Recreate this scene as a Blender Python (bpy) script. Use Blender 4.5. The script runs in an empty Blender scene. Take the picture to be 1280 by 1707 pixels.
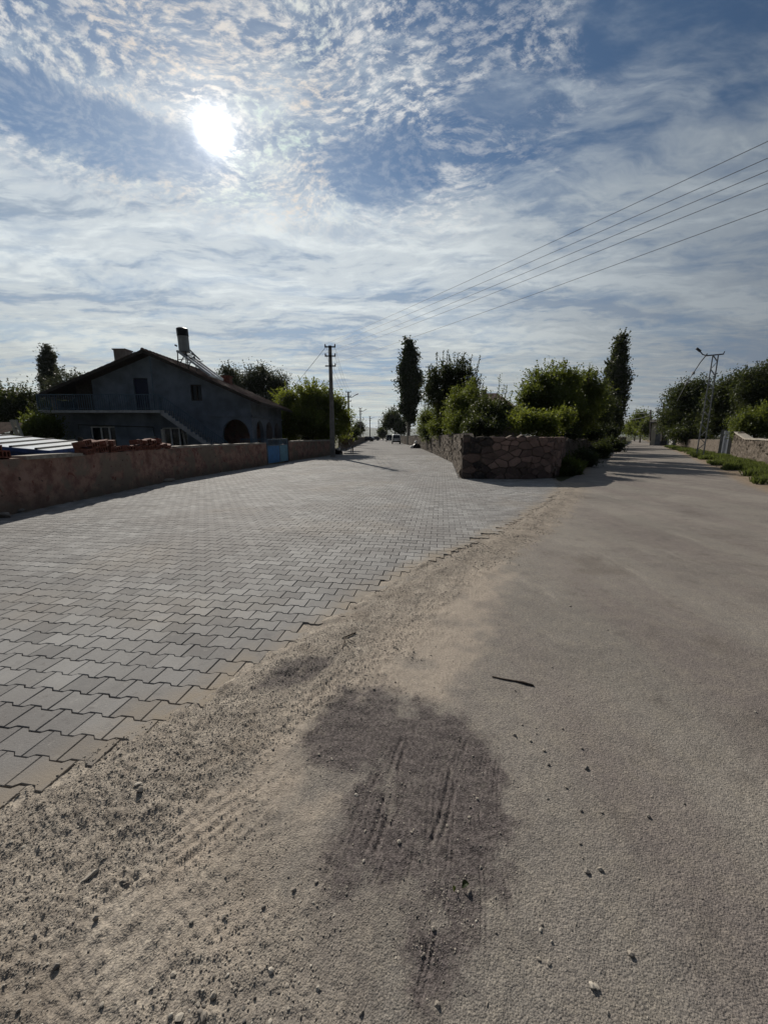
import bpy, bmesh, math, random
import numpy as np
from mathutils import Vector, Matrix
R = math.radians
rng = np.random.default_rng(7); random.seed(7)
sc = bpy.context.scene
COL = sc.collection

# ------------------------------------------------------------------ camera, sky, sun, exposure
EYE = 1.6; TILT = math.atan(126.5/640)
cd = bpy.data.cameras.new('camera'); cam = bpy.data.objects.new('camera', cd); COL.objects.link(cam)
cam.location = (0, 0, EYE); cam.rotation_euler = (math.pi/2-TILT, 0, 0)
cd.sensor_fit = 'VERTICAL'; cd.sensor_height = 36; cd.lens = 36*640/1707; cd.clip_start = .05; cd.clip_end = 20000
sc.camera = cam
SUN_AZ, SUN_EL = R(-20.7), R(31.8)
sdir = Vector((math.sin(SUN_AZ)*math.cos(SUN_EL), math.cos(SUN_AZ)*math.cos(SUN_EL), math.sin(SUN_EL)))
ld = bpy.data.lights.new('sun', 'SUN'); ld.energy = 5.0; ld.angle = R(.7); ld.color = (1, .93, .82)
lo = bpy.data.objects.new('sun', ld); COL.objects.link(lo); lo.rotation_euler = (-sdir).to_track_quat('-Z', 'Y').to_euler()
sc.view_settings.view_transform = 'Standard'; sc.view_settings.look = 'None'; sc.view_settings.exposure = 0; sc.view_settings.gamma = 1

class NT:
    """tiny helper for node trees"""
    def __init__(s, nt): s.nt = nt
    def n(s, t, **k):
        d = s.nt.nodes.new(t)
        for a, b in k.items(): setattr(d, a, b)
        return d
    def put(s, sock, v):
        if isinstance(v, bpy.types.NodeSocket): s.nt.links.new(v, sock)
        elif v is not None:
            if hasattr(sock.default_value, '__len__') and not hasattr(v, '__len__'): v = [v]*len(sock.default_value)
            if sock.type == 'RGBA' and len(v) == 3: v = (*v, 1)
            sock.default_value = v
    def m(s, op, a, b=None, c=None, clamp=False):
        d = s.n('ShaderNodeMath', operation=op, use_clamp=clamp)
        for i, v in enumerate((a, b, c)):
            if v is not None: s.put(d.inputs[i], v)
        return d.outputs[0]
    def v(s, op, a, b=None):
        d = s.n('ShaderNodeVectorMath', operation=op); s.put(d.inputs[0], a)
        if b is not None: s.put(d.inputs[1], b)
        return d.outputs['Value'] if op in ('DOT_PRODUCT', 'LENGTH') else d.outputs[0]
    def comb(s, x, y, z=0.):
        d = s.n('ShaderNodeCombineXYZ')
        for i, q in enumerate((x, y, z)): s.put(d.inputs[i], q)
        return d.outputs[0]
    def ss(s, x, a, b, lo=0., hi=1.):
        d = s.n('ShaderNodeMapRange', interpolation_type='SMOOTHSTEP'); s.put(d.inputs[0], x)
        for i, q in zip((1, 2, 3, 4), (a, b, lo, hi)): s.put(d.inputs[i], q)
        return d.outputs[0]
    def noise(s, vec, scale, detail=4, rough=.55, dist=0., out=0):
        d = s.n('ShaderNodeTexNoise'); s.put(d.inputs['Vector'], vec); d.inputs['Scale'].default_value = scale
        d.inputs['Detail'].default_value = detail; d.inputs['Roughness'].default_value = rough; d.inputs['Distortion'].default_value = dist
        return d.outputs[out]
    def vor(s, vec, scale, feature='F1', out='Distance', rnd=1.):
        d = s.n('ShaderNodeTexVoronoi', feature=feature); s.put(d.inputs['Vector'], vec); d.inputs['Scale'].default_value = scale
        d.inputs['Randomness'].default_value = rnd
        return d.outputs[out]
    def mix(s, f, a, b, mode='MIX'):
        d = s.n('ShaderNodeMix', data_type='RGBA', blend_type=mode); d.clamp_factor = True
        s.put(d.inputs['Factor'], f); s.put(d.inputs['A'] if False else d.inputs[6], a); s.put(d.inputs[7], b)
        return d.outputs[2]
    def map(s, vec, scale=(1, 1, 1), rot=(0, 0, 0), loc=(0, 0, 0)):
        d = s.n('ShaderNodeMapping'); s.put(d.inputs[0], vec); d.inputs[1].default_value = loc; d.inputs[2].default_value = rot; d.inputs[3].default_value = scale
        return d.outputs[0]
    def attr(s, name, out='Fac'):
        d = s.n('ShaderNodeAttribute', attribute_name=name); return d.outputs[out]
    def pos(s): return s.n('ShaderNodeNewGeometry').outputs['Position']
    def obj(s): return s.n('ShaderNodeTexCoord').outputs['Object']

def build_world():
    w = bpy.data.worlds.new('World'); sc.world = w; w.use_nodes = True
    nt = w.node_tree; nt.nodes.clear(); g = NT(nt)
    d = g.n('ShaderNodeTexCoord').outputs['Generated']
    d = g.v('NORMALIZE', d)
    sx = g.n('ShaderNodeSeparateXYZ'); g.put(sx.inputs[0], d); X, Y, Z = sx.outputs
    up = g.m('MAXIMUM', Z, 0.)
    den = g.m('ADD', up, .09)
    p = g.comb(g.m('DIVIDE', X, den), g.m('DIVIDE', Y, den), 0.)
    sky = g.n('ShaderNodeTexSky', sky_type='NISHITA'); sky.sun_disc = False
    sky.sun_elevation = SUN_EL; sky.sun_rotation = SUN_AZ
    sky.altitude = 900; sky.air_density = 1.; sky.dust_density = .4; sky.ozone_density = 3.
    az = g.m('ARCTAN2', X, Y); el = g.m('ARCSINE', Z)
    cosA = g.v('DOT_PRODUCT', d, tuple(sdir)); cp = g.m('MAXIMUM', cosA, 0.)
    fwd = g.ss(cosA, -.5, .90)                                  # clouds are brighter towards the sun
    def F(a, b, t):
        q = g.n('ShaderNodeMix', data_type='FLOAT'); g.put(q.inputs[0], t); g.put(q.inputs[2], a); g.put(q.inputs[3], b); return q.outputs[0]
    w1 = g.noise(p, 1.1, 3, .5, out=1); w2 = g.noise(g.v('ADD', p, (7, 3, 0)), 4.5, 4, .6, out=1)
    off = g.v('ADD', g.v('MULTIPLY', g.v('SUBTRACT', w1, (.5, .5, .5)), (.5, .5, 0)), g.v('MULTIPLY', g.v('SUBTRACT', w2, (.5, .5, .5)), (.06, .06, 0)))
    pw = g.v('ADD', p, off)
    big = g.noise(g.map(pw, (.6, 1., 1), (0, 0, R(-12)), (3.1, 7.7, 0)), 1.0, 5, .55)
    med = g.noise(g.map(pw, (.6, 1.35, 1), (0, 0, R(16)), (1.3, 2.2, 0)), 2.4, 7, .56)
    fil = g.noise(g.map(pw, (1.1, 2.0, 1), (0, 0, R(48)), (4.3, 8.2, 0)), 5.5, 7, .62)
    # edge of the low sheet: about 25 degrees up on the left, 28 on the right
    edge = g.m('ADD', .455, g.m('MULTIPLY', az, .035))
    zz = g.m('ADD', Z, g.m('MULTIPLY', g.m('SUBTRACT', med, .5), .22))
    low = g.ss(g.m('SUBTRACT', zz, edge), .035, -.035)
    dens_lo = g.ss(g.m('ADD', g.m('MULTIPLY', med, .6), g.m('MULTIPLY', fil, .4)), .36, .54, .62, 1.)
    dens_hi = g.m('MULTIPLY', g.ss(g.m('ADD', g.m('MULTIPLY', big, .4), g.m('ADD', g.m('MULTIPLY', med, .3), g.m('MULTIPLY', fil, .3))), .42, .60), .70)
    # open blue windows
    def gap(a0, e0, wa, we, amt):
        q = g.m('ADD', g.m('POWER', g.m('ABSOLUTE', g.m('DIVIDE', g.m('SUBTRACT', az, R(a0)), R(wa))), 2.), g.m('POWER', g.m('ABSOLUTE', g.m('DIVIDE', g.m('SUBTRACT', el, R(e0)), R(we))), 2.))
        q = g.m('ADD', q, g.m('MULTIPLY', g.m('SUBTRACT', fil, .5), 2.2))
        return g.ss(q, 1.5, .5, 0., amt)
    gp = g.m('MAXIMUM', g.m('MAXIMUM', gap(-33, 29.3, 13, 2.6, 1.), gap(0, 30.5, 8, 3.6, 1.)), g.m('MAXIMUM', gap(14, 33, 8, 3.5, .7), gap(12, 42, 9, 5, .6)))
    keep = g.m('SUBTRACT', 1., gp)
    veil = F(g.m('MULTIPLY', dens_hi, keep), g.m('MULTIPLY', dens_lo, g.m('SUBTRACT', 1., g.m('MULTIPLY', gp, .5))), low)
    # small puffs (altocumulus)
    pf = g.map(pw, (1, 1.3, 1), (0, 0, R(38)), (5, 1, 0))
    fine = g.noise(pf, 27, 7, .72)
    vr = g.vor(g.v('ADD', pf, g.v('MULTIPLY', g.noise(p, 20, 3, .6, out=1), (.05, .05, 0))), 31, 'SMOOTH_F1')
    cells = g.m('ADD', g.m('MULTIPLY', fine, .85), g.m('MULTIPLY', g.m('SUBTRACT', .75, vr), .22))
    pm = g.noise(g.map(pw, (1, 1.5, 1), (0, 0, R(20)), (9, 4, 0)), 2.1, 5, .58)
    pm = g.m('ADD', pm, g.m('SUBTRACT', g.m('MULTIPLY', g.ss(cosA, .70, .985), .23), g.m('MULTIPLY', g.ss(az, R(0), R(25)), .10)))
    pm = g.m('MULTIPLY', g.m('MULTIPLY', g.ss(pm, .50, .68), g.ss(Z, .38, .47)), g.m('SUBTRACT', 1., g.m('MULTIPLY', gp, .8)))
    puff = g.m('MULTIPLY', g.ss(cells, .42, .64), pm)
    # colours (before the 0.1 background strength)
    right = g.ss(az, R(-5), R(48))
    vcol_d = g.mix(fwd, (.42, .56, .80), g.mix(right, (5.9, 6.5, 6.9), (2.5, 2.95, 3.45)))
    vcol_h = g.mix(fwd, (.60, .68, .78), g.mix(right, (4.7, 5.0, 4.8), (2.75, 3.05, 3.3)))
    vcol = g.mix(g.ss(Z, .34, .03), vcol_d, vcol_h)
    s1 = g.noise(g.map(pw, (.4, 1.5, 1), (0, 0, R(10)), (2, 5, 0)), 1.5, 7, .60)
    sh = g.m('ADD', g.m('MULTIPLY', s1, .7), g.m('MULTIPLY', fil, .3))
    lit = g.ss(sh, .50, .60, 0., .55); dk = g.ss(sh, .50, .40, 0., .85)
    vcol = g.mix(lit, vcol, g.mix(1., vcol, (1.45, 1.40, 1.32), 'MULTIPLY'))
    vcol = g.mix(dk, vcol, g.mix(fwd, (.35, .5, .8), g.mix(right, (2.7, 3.5, 4.6), (1.8, 2.3, 3.0))))
    base = g.mix(1., sky.outputs[0], (.58, .66, .66), 'MULTIPLY')
    base = g.mix(g.ss(cosA, -.2, .8), g.mix(1., base, (.38, .40, .42), 'MULTIPLY'), base)
    base = g.mix(right, base, g.mix(1., base, (.66, .70, .74), 'MULTIPLY'))
    col = g.mix(veil, base, vcol)
    pcol = g.mix(g.ss(cosA, .55, .97), (2.9, 3.5, 4.3), (8.8, 8.6, 8.2))
    col = g.mix(g.m('MULTIPLY', puff, .72), col, pcol)
    # corona of the sun behind thin cloud
    md = g.m('ADD', .45, g.m('ADD', g.m('MULTIPLY', puff, .8), g.m('MULTIPLY', g.m('SUBTRACT', fine, .5), .9)))
    gl = g.m('MULTIPLY', g.m('POWER', cp, 45.), .7)
    g2 = g.m('MULTIPLY', g.m('MULTIPLY', g.m('POWER', cp, 500.), 3.6), md)
    g3 = g.m('ADD', g.m('MULTIPLY', g.m('POWER', cp, 6000.), 45.), g.m('MULTIPLY', g.m('MULTIPLY', g.m('POWER', cp, 2400.), 12.), md))
    gs = g.m('ADD', g.m('ADD', gl, g2), g3)
    # faint iridescence in the thin cloud near the sun
    hue = g.n('ShaderNodeValToRGB'); g.put(hue.inputs[0], g.noise(pw, 3.4, 2)); e = hue.color_ramp.elements
    e[0].position = .36; e[0].color = (.80, 1., .92, 1); e[1].position = .62; e[1].color = (1., .86, .74, 1); k = e.new(.48); k.color = (1., .97, .93, 1)
    ir = g.m('MULTIPLY', g.ss(cosA, .955, .985), g.m('MULTIPLY', puff, 1.), clamp=True)
    col = g.mix(g.m('MULTIPLY', ir, .75), col, g.mix(1., col, hue.outputs[0], 'MULTIPLY'))
    add = g.n('ShaderNodeVectorMath', operation='SCALE'); add.inputs[0].default_value = (1., .96, .90); g.put(add.inputs['Scale'], gs)
    col = g.v('ADD', col, add.outputs[0])
    bg = g.n('ShaderNodeBackground'); g.put(bg.inputs[0], col); bg.inputs[1].default_value = .1
    o = g.n('ShaderNodeOutputWorld'); nt.links.new(bg.outputs[0], o.inputs[0])
build_world()

# ------------------------------------------------------------------ helpers
def at(u, v, Y):
    """world point seen at photo position (u, v) when it stands Y metres ahead"""
    x = (u-640)/640; y = (853.5-v)/640; c, s = math.cos(TILT), math.sin(TILT)
    k = Y/(c+y*s); return Vector((x*k, Y, EYE+(-s+y*c)*k))
def gr(u, v, z=0.):
    x = (u-640)/640; y = (853.5-v)/640; c, s = math.cos(TILT), math.sin(TILT)
    k = (z-EYE)/(-s+y*c); return (x*k, (c+y*s)*k)

def mesh_obj(name, V, F, mat, parent=None, smooth=False, attrs=None, loc=None):
    me = bpy.data.meshes.new(name)
    V = np.asarray(V, dtype=np.float32).reshape(-1, 3)
    if isinstance(F, np.ndarray):
        k = F.shape[1]; n = len(F)
        me.vertices.add(len(V)); me.vertices.foreach_set('co', V.ravel())
        me.loops.add(n*k); me.loops.foreach_set('vertex_index', F.astype(np.int32).ravel())
        me.polygons.add(n); me.polygons.foreach_set('loop_start', np.arange(0, n*k, k, dtype=np.int32)); me.polygons.foreach_set('loop_total', np.full(n, k, dtype=np.int32))
        me.update(calc_edges=True)
    else:
        me.from_pydata(V.tolist(), [], F); me.update()
    me.polygons.foreach_set('use_smooth', np.full(len(me.polygons), bool(smooth)))
    for k, a in (attrs or {}).items():
        at_ = me.attributes.new(k, 'FLOAT', 'POINT'); at_.data.foreach_set('value', np.asarray(a, dtype=np.float32))
    if mat: me.materials.append(mat)
    o = bpy.data.objects.new(name, me); COL.objects.link(o)
    if parent: o.parent = parent; 
    if loc: o.location = loc
    return o

class MB:
    def __init__(s): s.V = []; s.F = []
    def add(s, V, F):
        b = len(s.V); s.V += [tuple(map(float, v)) for v in V]; s.F += [tuple(b+i for i in f) for f in F]; return s
    def box(s, a, b, rot=0., piv=None, top=1., jit=0.):
        (x0, y0, z0), (x1, y1, z1) = a, b
        cx, cy = (x0+x1)/2, (y0+y1)/2
        V = []
        for z, k in ((z0, 1.), (z1, top)):
            for x, y in ((x0, y0), (x1, y0), (x1, y1), (x0, y1)): V.append([cx+(x-cx)*k, cy+(y-cy)*k, z])
        if jit: V = [[q+random.uniform(-jit, jit) for q in v] for v in V]
        if rot:
            px, py = piv or (cx, cy); c, n = math.cos(rot), math.sin(rot)
            V = [[px+(x-px)*c-(y-py)*n, py+(x-px)*n+(y-py)*c, z] for x, y, z in V]
        return s.add(V, [(0, 3, 2, 1), (4, 5, 6, 7), (0, 1, 5, 4), (1, 2, 6, 5), (2, 3, 7, 6), (3, 0, 4, 7)])
    def hexa(s, P): return s.add(P, [(0, 3, 2, 1), (4, 5, 6, 7), (0, 1, 5, 4), (1, 2, 6, 5), (2, 3, 7, 6), (3, 0, 4, 7)])
    def beam(s, p, q, w, h=None, up=(0, 0, 1)):
        p, q = Vector(p), Vector(q); d = (q-p).normalized(); u = Vector(up)
        if abs(d.dot(u)) > .98: u = Vector((1, 0, 0))
        a = d.cross(u).normalized()*w/2; b = a.cross(d).normalized()*(h or w)/2
        return s.hexa([p-a-b, p+a-b, q+a-b, q-a-b, p-a+b, p+a+b, q+a+b, q-a+b])
    def tube(s, pts, rad, n=8, cap=True):
        pts = [Vector(p) for p in pts]; rad = rad if hasattr(rad, '__len__') else [rad]*len(pts); b = len(s.V); V = []
        for i, p in enumerate(pts):
            d = (pts[min(i+1, len(pts)-1)]-pts[max(i-1, 0)]).normalized()
            u = Vector((0, 0, 1)) if abs(d.z) < .9 else Vector((1, 0, 0))
            a = d.cross(u).normalized(); c = d.cross(a)
            for k in range(n): t = 2*math.pi*k/n; V.append(p+(a*math.cos(t)+c*math.sin(t))*rad[i])
        F = [(i*n+k, i*n+(k+1) % n, (i+1)*n+(k+1) % n, (i+1)*n+k) for i in range(len(pts)-1) for k in range(n)]
        if cap: F += [tuple(range(n))[::-1], tuple((len(pts)-1)*n+k for k in range(n))]
        return s.add(V, F)
    def prism(s, outline, fn, t):
        """outline of (a, z) pairs, fn maps (a, z, depth) to a point"""
        n = len(outline); V = [fn(a, z, 0) for a, z in outline]+[fn(a, z, t) for a, z in outline]
        return s.add(V, [tuple(range(n)), tuple(range(2*n-1, n-1, -1))]+[(i, (i+1) % n, n+(i+1) % n, n+i)[::-1] for i in range(n)])
    def build(s, name, mat, parent=None, smooth=False, attrs=None):
        return mesh_obj(name, s.V, s.F, mat, parent, smooth, attrs)

def tag(o, label=None, cat=None, group=None, kind=None):
    if label: o['label'] = label
    if cat: o['category'] = cat
    if group: o['group'] = group
    if kind: o['kind'] = kind
    return o
def empty(name, loc, label=None, cat=None, group=None, rz=0):
    o = bpy.data.objects.new(name, None); COL.objects.link(o); o.location = loc; o.rotation_euler = (0, 0, rz); o.empty_display_size = .2
    return tag(o, label, cat, group)
def hang(root):
    """parts were built in world coordinates: keep them there under the thing's empty"""
    bpy.context.view_layer.update()
    inv = (Matrix.Translation(root.location) @ Matrix.Rotation(root.rotation_euler.z, 4, 'Z')).inverted()
    for c in root.children:
        c.matrix_parent_inverse = inv
def copy_tree(o, parent=None):
    c = o.copy(); COL.objects.link(c)
    if parent: c.parent = parent
    for ch in list(o.children): copy_tree(ch, c)
    return c

# 2-d noise for modelling
_lat = rng.random((256, 256))
def vnoise(x, y):
    xi = np.floor(x).astype(int); yi = np.floor(y).astype(int); fx = x-xi; fy = y-yi
    fx = fx*fx*(3-2*fx); fy = fy*fy*(3-2*fy)
    a = _lat[xi & 255, yi & 255]; b = _lat[(xi+1) & 255, yi & 255]; c = _lat[xi & 255, (yi+1) & 255]; d = _lat[(xi+1) & 255, (yi+1) & 255]
    return (a*(1-fx)+b*fx)*(1-fy)+(c*(1-fx)+d*fx)*fy
def fbm(x, y, o=4, g=.5):
    r = 0; a = 1; t = 0
    for i in range(o): r = r+a*vnoise(x*2**i+17.3*i, y*2**i+9.1*i); t += a; a *= g
    return r/t
def sdist(px, py, poly):
    """signed distance to a closed polygon, negative inside"""
    px = np.asarray(px, float); py = np.asarray(py, float); d = np.full(px.shape, 1e9); ins = np.zeros(px.shape, bool); n = len(poly)
    for i in range(n):
        x0, y0 = poly[i]; x1, y1 = poly[(i+1) % n]; ex, ey = x1-x0, y1-y0
        t = np.clip(((px-x0)*ex+(py-y0)*ey)/(ex*ex+ey*ey+1e-12), 0, 1)
        d = np.minimum(d, (px-x0-t*ex)**2+(py-y0-t*ey)**2)
        c = ((y0 <= py) != (y1 <= py)) & (px < (x1-x0)*(py-y0)/(y1-y0+1e-15)+x0); ins ^= c
    d = np.sqrt(d); return np.where(ins, -d, d)
def sstep(x, a, b):
    t = np.clip((x-a)/(b-a), 0, 1); return t*t*(3-2*t)

# ------------------------------------------------------------------ materials
def mat(name, fn, rough=.8, spec=.3):
    m = bpy.data.materials.new(name); m.use_nodes = True; g = NT(m.node_tree); bs = m.node_tree.nodes['Principled BSDF']
    bs.inputs['Roughness'].default_value = rough; bs.inputs['Specular IOR Level'].default_value = spec
    r = fn(g, bs)
    if r is not None: g.put(bs.inputs['Base Color'], r)
    return m
def bump(g, bs, h, dist=.01, strength=1.):
    b = g.n('ShaderNodeBump'); b.inputs['Distance'].default_value = dist; b.inputs['Strength'].default_value = strength
    g.put(b.inputs['Height'], h); g.put(bs.inputs['Normal'], b.outputs[0]); return b
def plain(name, c, rough=.6, var=.25, sc_=6., metal=0., spec=.3, bd=0.):
    def f(g, bs):
        n = g.noise(g.obj(), sc_, 5, .6); bs.inputs['Metallic'].default_value = metal
        if bd: bump(g, bs, g.noise(g.obj(), sc_*6, 4, .6), bd)
        return g.mix(g.ss(n, .3, .7), tuple(q*(1-var) for q in c), tuple(min(1, q*(1+var)) for q in c))
    return mat(name, f, rough, spec)

def f_road(g, bs):
    P = g.pos()
    stain, sand, grav, off = g.attr('stain'), g.attr('sand'), g.attr('gravel'), g.attr('verge')
    n1 = g.noise(P, .55, 5, .6); n2 = g.noise(P, 7, 5, .65); n3 = g.noise(P, 70, 3, .6); ag = g.vor(P, 150, 'F1', 'Color')
    agd = g.vor(P, 165, 'F1'); n4 = g.noise(P, 230, 3, .6)
    s = g.n('ShaderNodeSeparateColor'); g.put(s.inputs[0], ag)
    asp = g.mix(g.ss(n1, .35, .65), (.178, .163, .147), (.226, .206, .185))
    lane = g.noise(g.map(P, (1, .12, 1), (0, 0, R(32))), 1.1, 4, .5)
    asp = g.mix(g.ss(lane, .42, .62, 0., .55), asp, (.150, .125, .120))
    asp = g.mix(g.m('MULTIPLY', g.ss(n2, .40, .72), .40), asp, (.245, .218, .180))
    blot = g.noise(P, 3.3, 4, .6)
    asp = g.mix(g.ss(g.noise(g.v('ADD', P, (13, 4, 0)), .75, 5, .65), .55, .70, 0., .55), asp, (.118, .100, .086))
    asp = g.mix(g.ss(g.vor(P, 1.9, 'DISTANCE_TO_EDGE') if False else g.noise(P, 21, 3, .5), .70, .76, 0., .5), asp, (.30, .28, .25))
    asp = g.mix(g.ss(blot, .56, .72, 0., .45), asp, (.10, .088, .080))
    asp = g.mix(g.ss(g.noise(P, .9, 6, .7), .52, .60, 0., .30), asp, (.125, .112, .105))
    asp = g.mix(g.ss(g.noise(g.map(P, (1, .3, 1), (0, 0, R(30))), 1.7, 5, .65), .58, .70, 0., .5), asp, (.28, .255, .225))
    asp = g.mix(1., asp, g.mix(s.outputs[0], (.70, .70, .71), (1.28, 1.26, 1.22)), 'MULTIPLY')
    dirt = g.mix(g.ss(n2, .3, .7), (.245, .212, .178), (.345, .305, .257))
    dirt = g.mix(1., dirt, g.mix(s.outputs[1], (.62, .62, .64), (1.30, 1.28, 1.24)), 'MULTIPLY')
    sandc = g.mix(g.ss(n3, .3, .7), (.300, .252, .203), (.400, .340, .280))
    deb = g.m('MULTIPLY', grav, g.ss(g.noise(g.map(P, (1, .45, 1), (0, 0, R(40))), 9, 6, .7), g.m('ADD', .50, 0.) if False else .52, .66, 0., .65))
    sp = g.n('ShaderNodeSeparateXYZ'); g.put(sp.inputs[0], P); fy = g.ss(sp.outputs[1], 3.2, 6.5)
    deb = g.m('MULTIPLY', deb, g.m('ADD', .6, g.m('MULTIPLY', fy, .6)), clamp=True)
    dirt = g.mix(g.m('MULTIPLY', fy, .45), dirt, (.19, .155, .12))
    dirt = g.mix(g.ss(g.noise(P, 2.1, 4, .6), .5, .68, 0., .5), dirt, (.150, .120, .092))
    c = g.mix(grav, asp, dirt); c = g.mix(sand, c, sandc); c = g.mix(deb, c, (.135, .112, .090))
    c = g.mix(off, c, g.mix(g.ss(n2, .3, .7), (.16, .12, .08), (.27, .21, .155)))
    dark = g.mix(g.ss(n3, .30, .70), (.052, .043, .042), (.130, .110, .105))
    dark = g.mix(1., dark, g.mix(s.outputs[1], (.7, .7, .7), (1.3, 1.3, 1.3)), 'MULTIPLY')
    c = g.mix(g.ss(g.m('ADD', stain, g.m('MULTIPLY', g.m('SUBTRACT', g.noise(P, 38, 5, .75), .5), 1.5)), .05, 1.0), c, dark)
    c = g.mix(g.ss(n4, .48, .32, 0., .80), c, g.mix(1., c, (.42, .40, .38), 'MULTIPLY'))
    c = g.mix(g.ss(n4, .58, .70, 0., .5), c, g.mix(1., c, (1.5, 1.48, 1.45), 'MULTIPLY'))
    h = g.m('ADD', g.m('MULTIPLY', g.m('SUBTRACT', 1., agd), .42), g.m('ADD', g.m('MULTIPLY', n3, .8), g.m('MULTIPLY', n4, .35)))
    bump(g, bs, h, .006, .85)
    return c
M_road = mat('road_surface', f_road, .88, .25)

def f_pav(g, bs):
    P = g.pos(); t = g.attr('tint'); du = g.attr('dust')
    n1 = g.noise(P, .45, 5, .6); n2 = g.noise(P, 5, 6, .65); n3 = g.noise(P, 90, 3, .6); n4 = g.noise(P, 420, 2, .5)
    c = g.mix(t, (.165, .161, .159), (.292, .287, .281))
    c = g.mix(g.ss(n1, .40, .62, 0., .6), c, (.160, .148, .142))
    c = g.mix(g.ss(n2, .52, .74, 0., .40), c, (.28, .268, .250))
    c = g.mix(g.ss(n2, .44, .30, 0., .40), c, (.105, .100, .097))
    c = g.mix(g.ss(n3, .50, .75, 0., .35), c, (.13, .125, .12)); c = g.mix(g.ss(g.noise(P, 14, 6, .75), .56, .70, 0., .45), c, (.34, .325, .30)); c = g.mix(g.ss(g.noise(P, 11, 5, .7), .58, .68, 0., .35), c, (.10, .09, .085))
    c = g.mix(g.m('MULTIPLY', du, g.ss(n2, .30, .58, .35, 1.)), c, (.250, .210, .165))
    bump(g, bs, g.m('ADD', g.m('MULTIPLY', n3, .6), g.m('ADD', g.m('MULTIPLY', n2, .5), g.m('MULTIPLY', n4, .3))), .004, .8)
    return c
M_pav = mat('concrete_paving', f_pav, .85, .22)
def f_pavfar(g, bs):
    P = g.pos(); n1 = g.noise(P, .35, 6, .65); n2 = g.noise(P, 3, 5, .7)
    c = g.mix(g.ss(n1, .35, .65), (.135, .128, .124), (.195, .187, .180)); c = g.mix(g.ss(n2, .5, .75, 0., .5), c, (.23, .22, .21))
    br = g.n('ShaderNodeTexBrick'); g.put(br.inputs[0], g.map(P, (1, 1, 1), (0, 0, R(8)))); br.inputs['Scale'].default_value = 1
    br.inputs['Mortar Size'].default_value = .006; br.inputs['Brick Width'].default_value = .205; br.inputs['Row Height'].default_value = .158
    bump(g, bs, g.m('MULTIPLY', br.outputs['Fac'], -1.), .01, .5)
    return c
M_pavfar = mat('paving_far', f_pavfar, .9, .15)
M_bed = plain('bedding_sand', (.085, .072, .060), .95, .35, 30)
def f_ground(g, bs):
    P = g.pos(); n1 = g.noise(P, .05, 6, .65); n2 = g.noise(P, 1.7, 6, .65)
    c = g.mix(g.ss(n1, .4, .62), (.075, .066, .040), (.035, .045, .018)); c = g.mix(g.ss(n2, .45, .7, 0., .5), c, (.10, .085, .058))
    bump(g, bs, n2, .1, .7); return c
M_ground = mat('dry_ground', f_ground, .95, .1)
M_hill = plain('hill_ground', (.075, .085, .060), .95, .4, .004)

def f_stonewall(g, bs):
    P = g.pos(); t = g.attr('tint')
    n2 = g.noise(P, 6, 5, .65); n3 = g.noise(P, 35, 4, .6)
    c = g.mix(t, (.034, .031, .032), (.330, .225, .190))
    c = g.mix(g.ss(n2, .45, .7, 0., .45), c, (.17, .135, .105)); c = g.mix(g.ss(n3, .5, .75, 0., .4), c, (.05, .045, .042))
    bump(g, bs, g.m('ADD', n3, n2), .02, .8); return c
M_stone = mat('rough_stone', f_stonewall, .9, .15)
def f_mortar(g, bs):
    P = g.pos(); n = g.noise(P, 9, 6, .7); m = g.noise(P, 1.1, 4, .6); vr = g.vor(P, 26, 'F1')
    c = g.mix(g.ss(n, .3, .7), (.060, .048, .039), (.150, .122, .096)); c = g.mix(g.ss(m, .42, .62, 0., .45), c, (.165, .138, .115))
    c = g.mix(g.ss(vr, .0, .5, .5, 0.), c, (.24, .20, .165)); bump(g, bs, g.m('SUBTRACT', n, g.m('MULTIPLY', vr, .6)), .035, 1.); return c
M_mortar = mat('rubble_render', f_mortar, .92, .15)
def f_red(g, bs):
    P = g.pos(); n = g.noise(P, 3.2, 6, .7); m = g.noise(P, 1.0, 5, .65, .4); z = g.n('ShaderNodeSeparateXYZ'); g.put(z.inputs[0], P)
    c = g.mix(g.ss(n, .32, .66), (.165, .090, .072), (.340, .225, .182))
    c = g.mix(g.ss(m, .47, .56, 0., .8), c, (.190, .160, .128))
    c = g.mix(g.ss(g.noise(P, 5.5, 4, .6, .6), .62, .68, 0., .7), c, (.13, .028, .020))
    c = g.mix(g.m('MULTIPLY', g.ss(g.m('ADD', z.outputs[2], g.m('MULTIPLY', n, .5)), .75, .35), .6), c, (.11, .092, .072))
    c = g.mix(g.ss(g.noise(P, 7, 3, .5), .70, .74, 0., .9), c, (.03, .024, .02))
    bump(g, bs, g.m('ADD', g.noise(P, 30, 4, .6), g.m('MULTIPLY', n, 1.5)), .02, .8); return c
M_redwall = mat('old_red_plaster', f_red, .93, .12)
M_coping = plain('concrete_coping', (.30, .27, .23), .9, .3, 9, bd=.01)
M_house = plain('blue_grey_render', (.150, .178, .220), .9, .28, 1.1, bd=.004)
M_slab = plain('slab_edge', (.34, .34, .35), .9, .2, 4)
M_dark = plain('dark_opening', (.012, .012, .016), .7, .2, 3)
M_navy = plain('dark_blue_paint', (.012, .016, .045), .5, .2, 4)
M_glass = mat('window_glass', lambda g, bs: (bs.inputs['Transmission Weight'].__setattr__('default_value', .0), (.012, .015, .02))[1], .12, .5)
M_white = plain('white_frame', (.70, .70, .70), .6, .15, 6)
M_rail = plain('blue_rail', (.080, .125, .170), .5, .2, 6)
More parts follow.
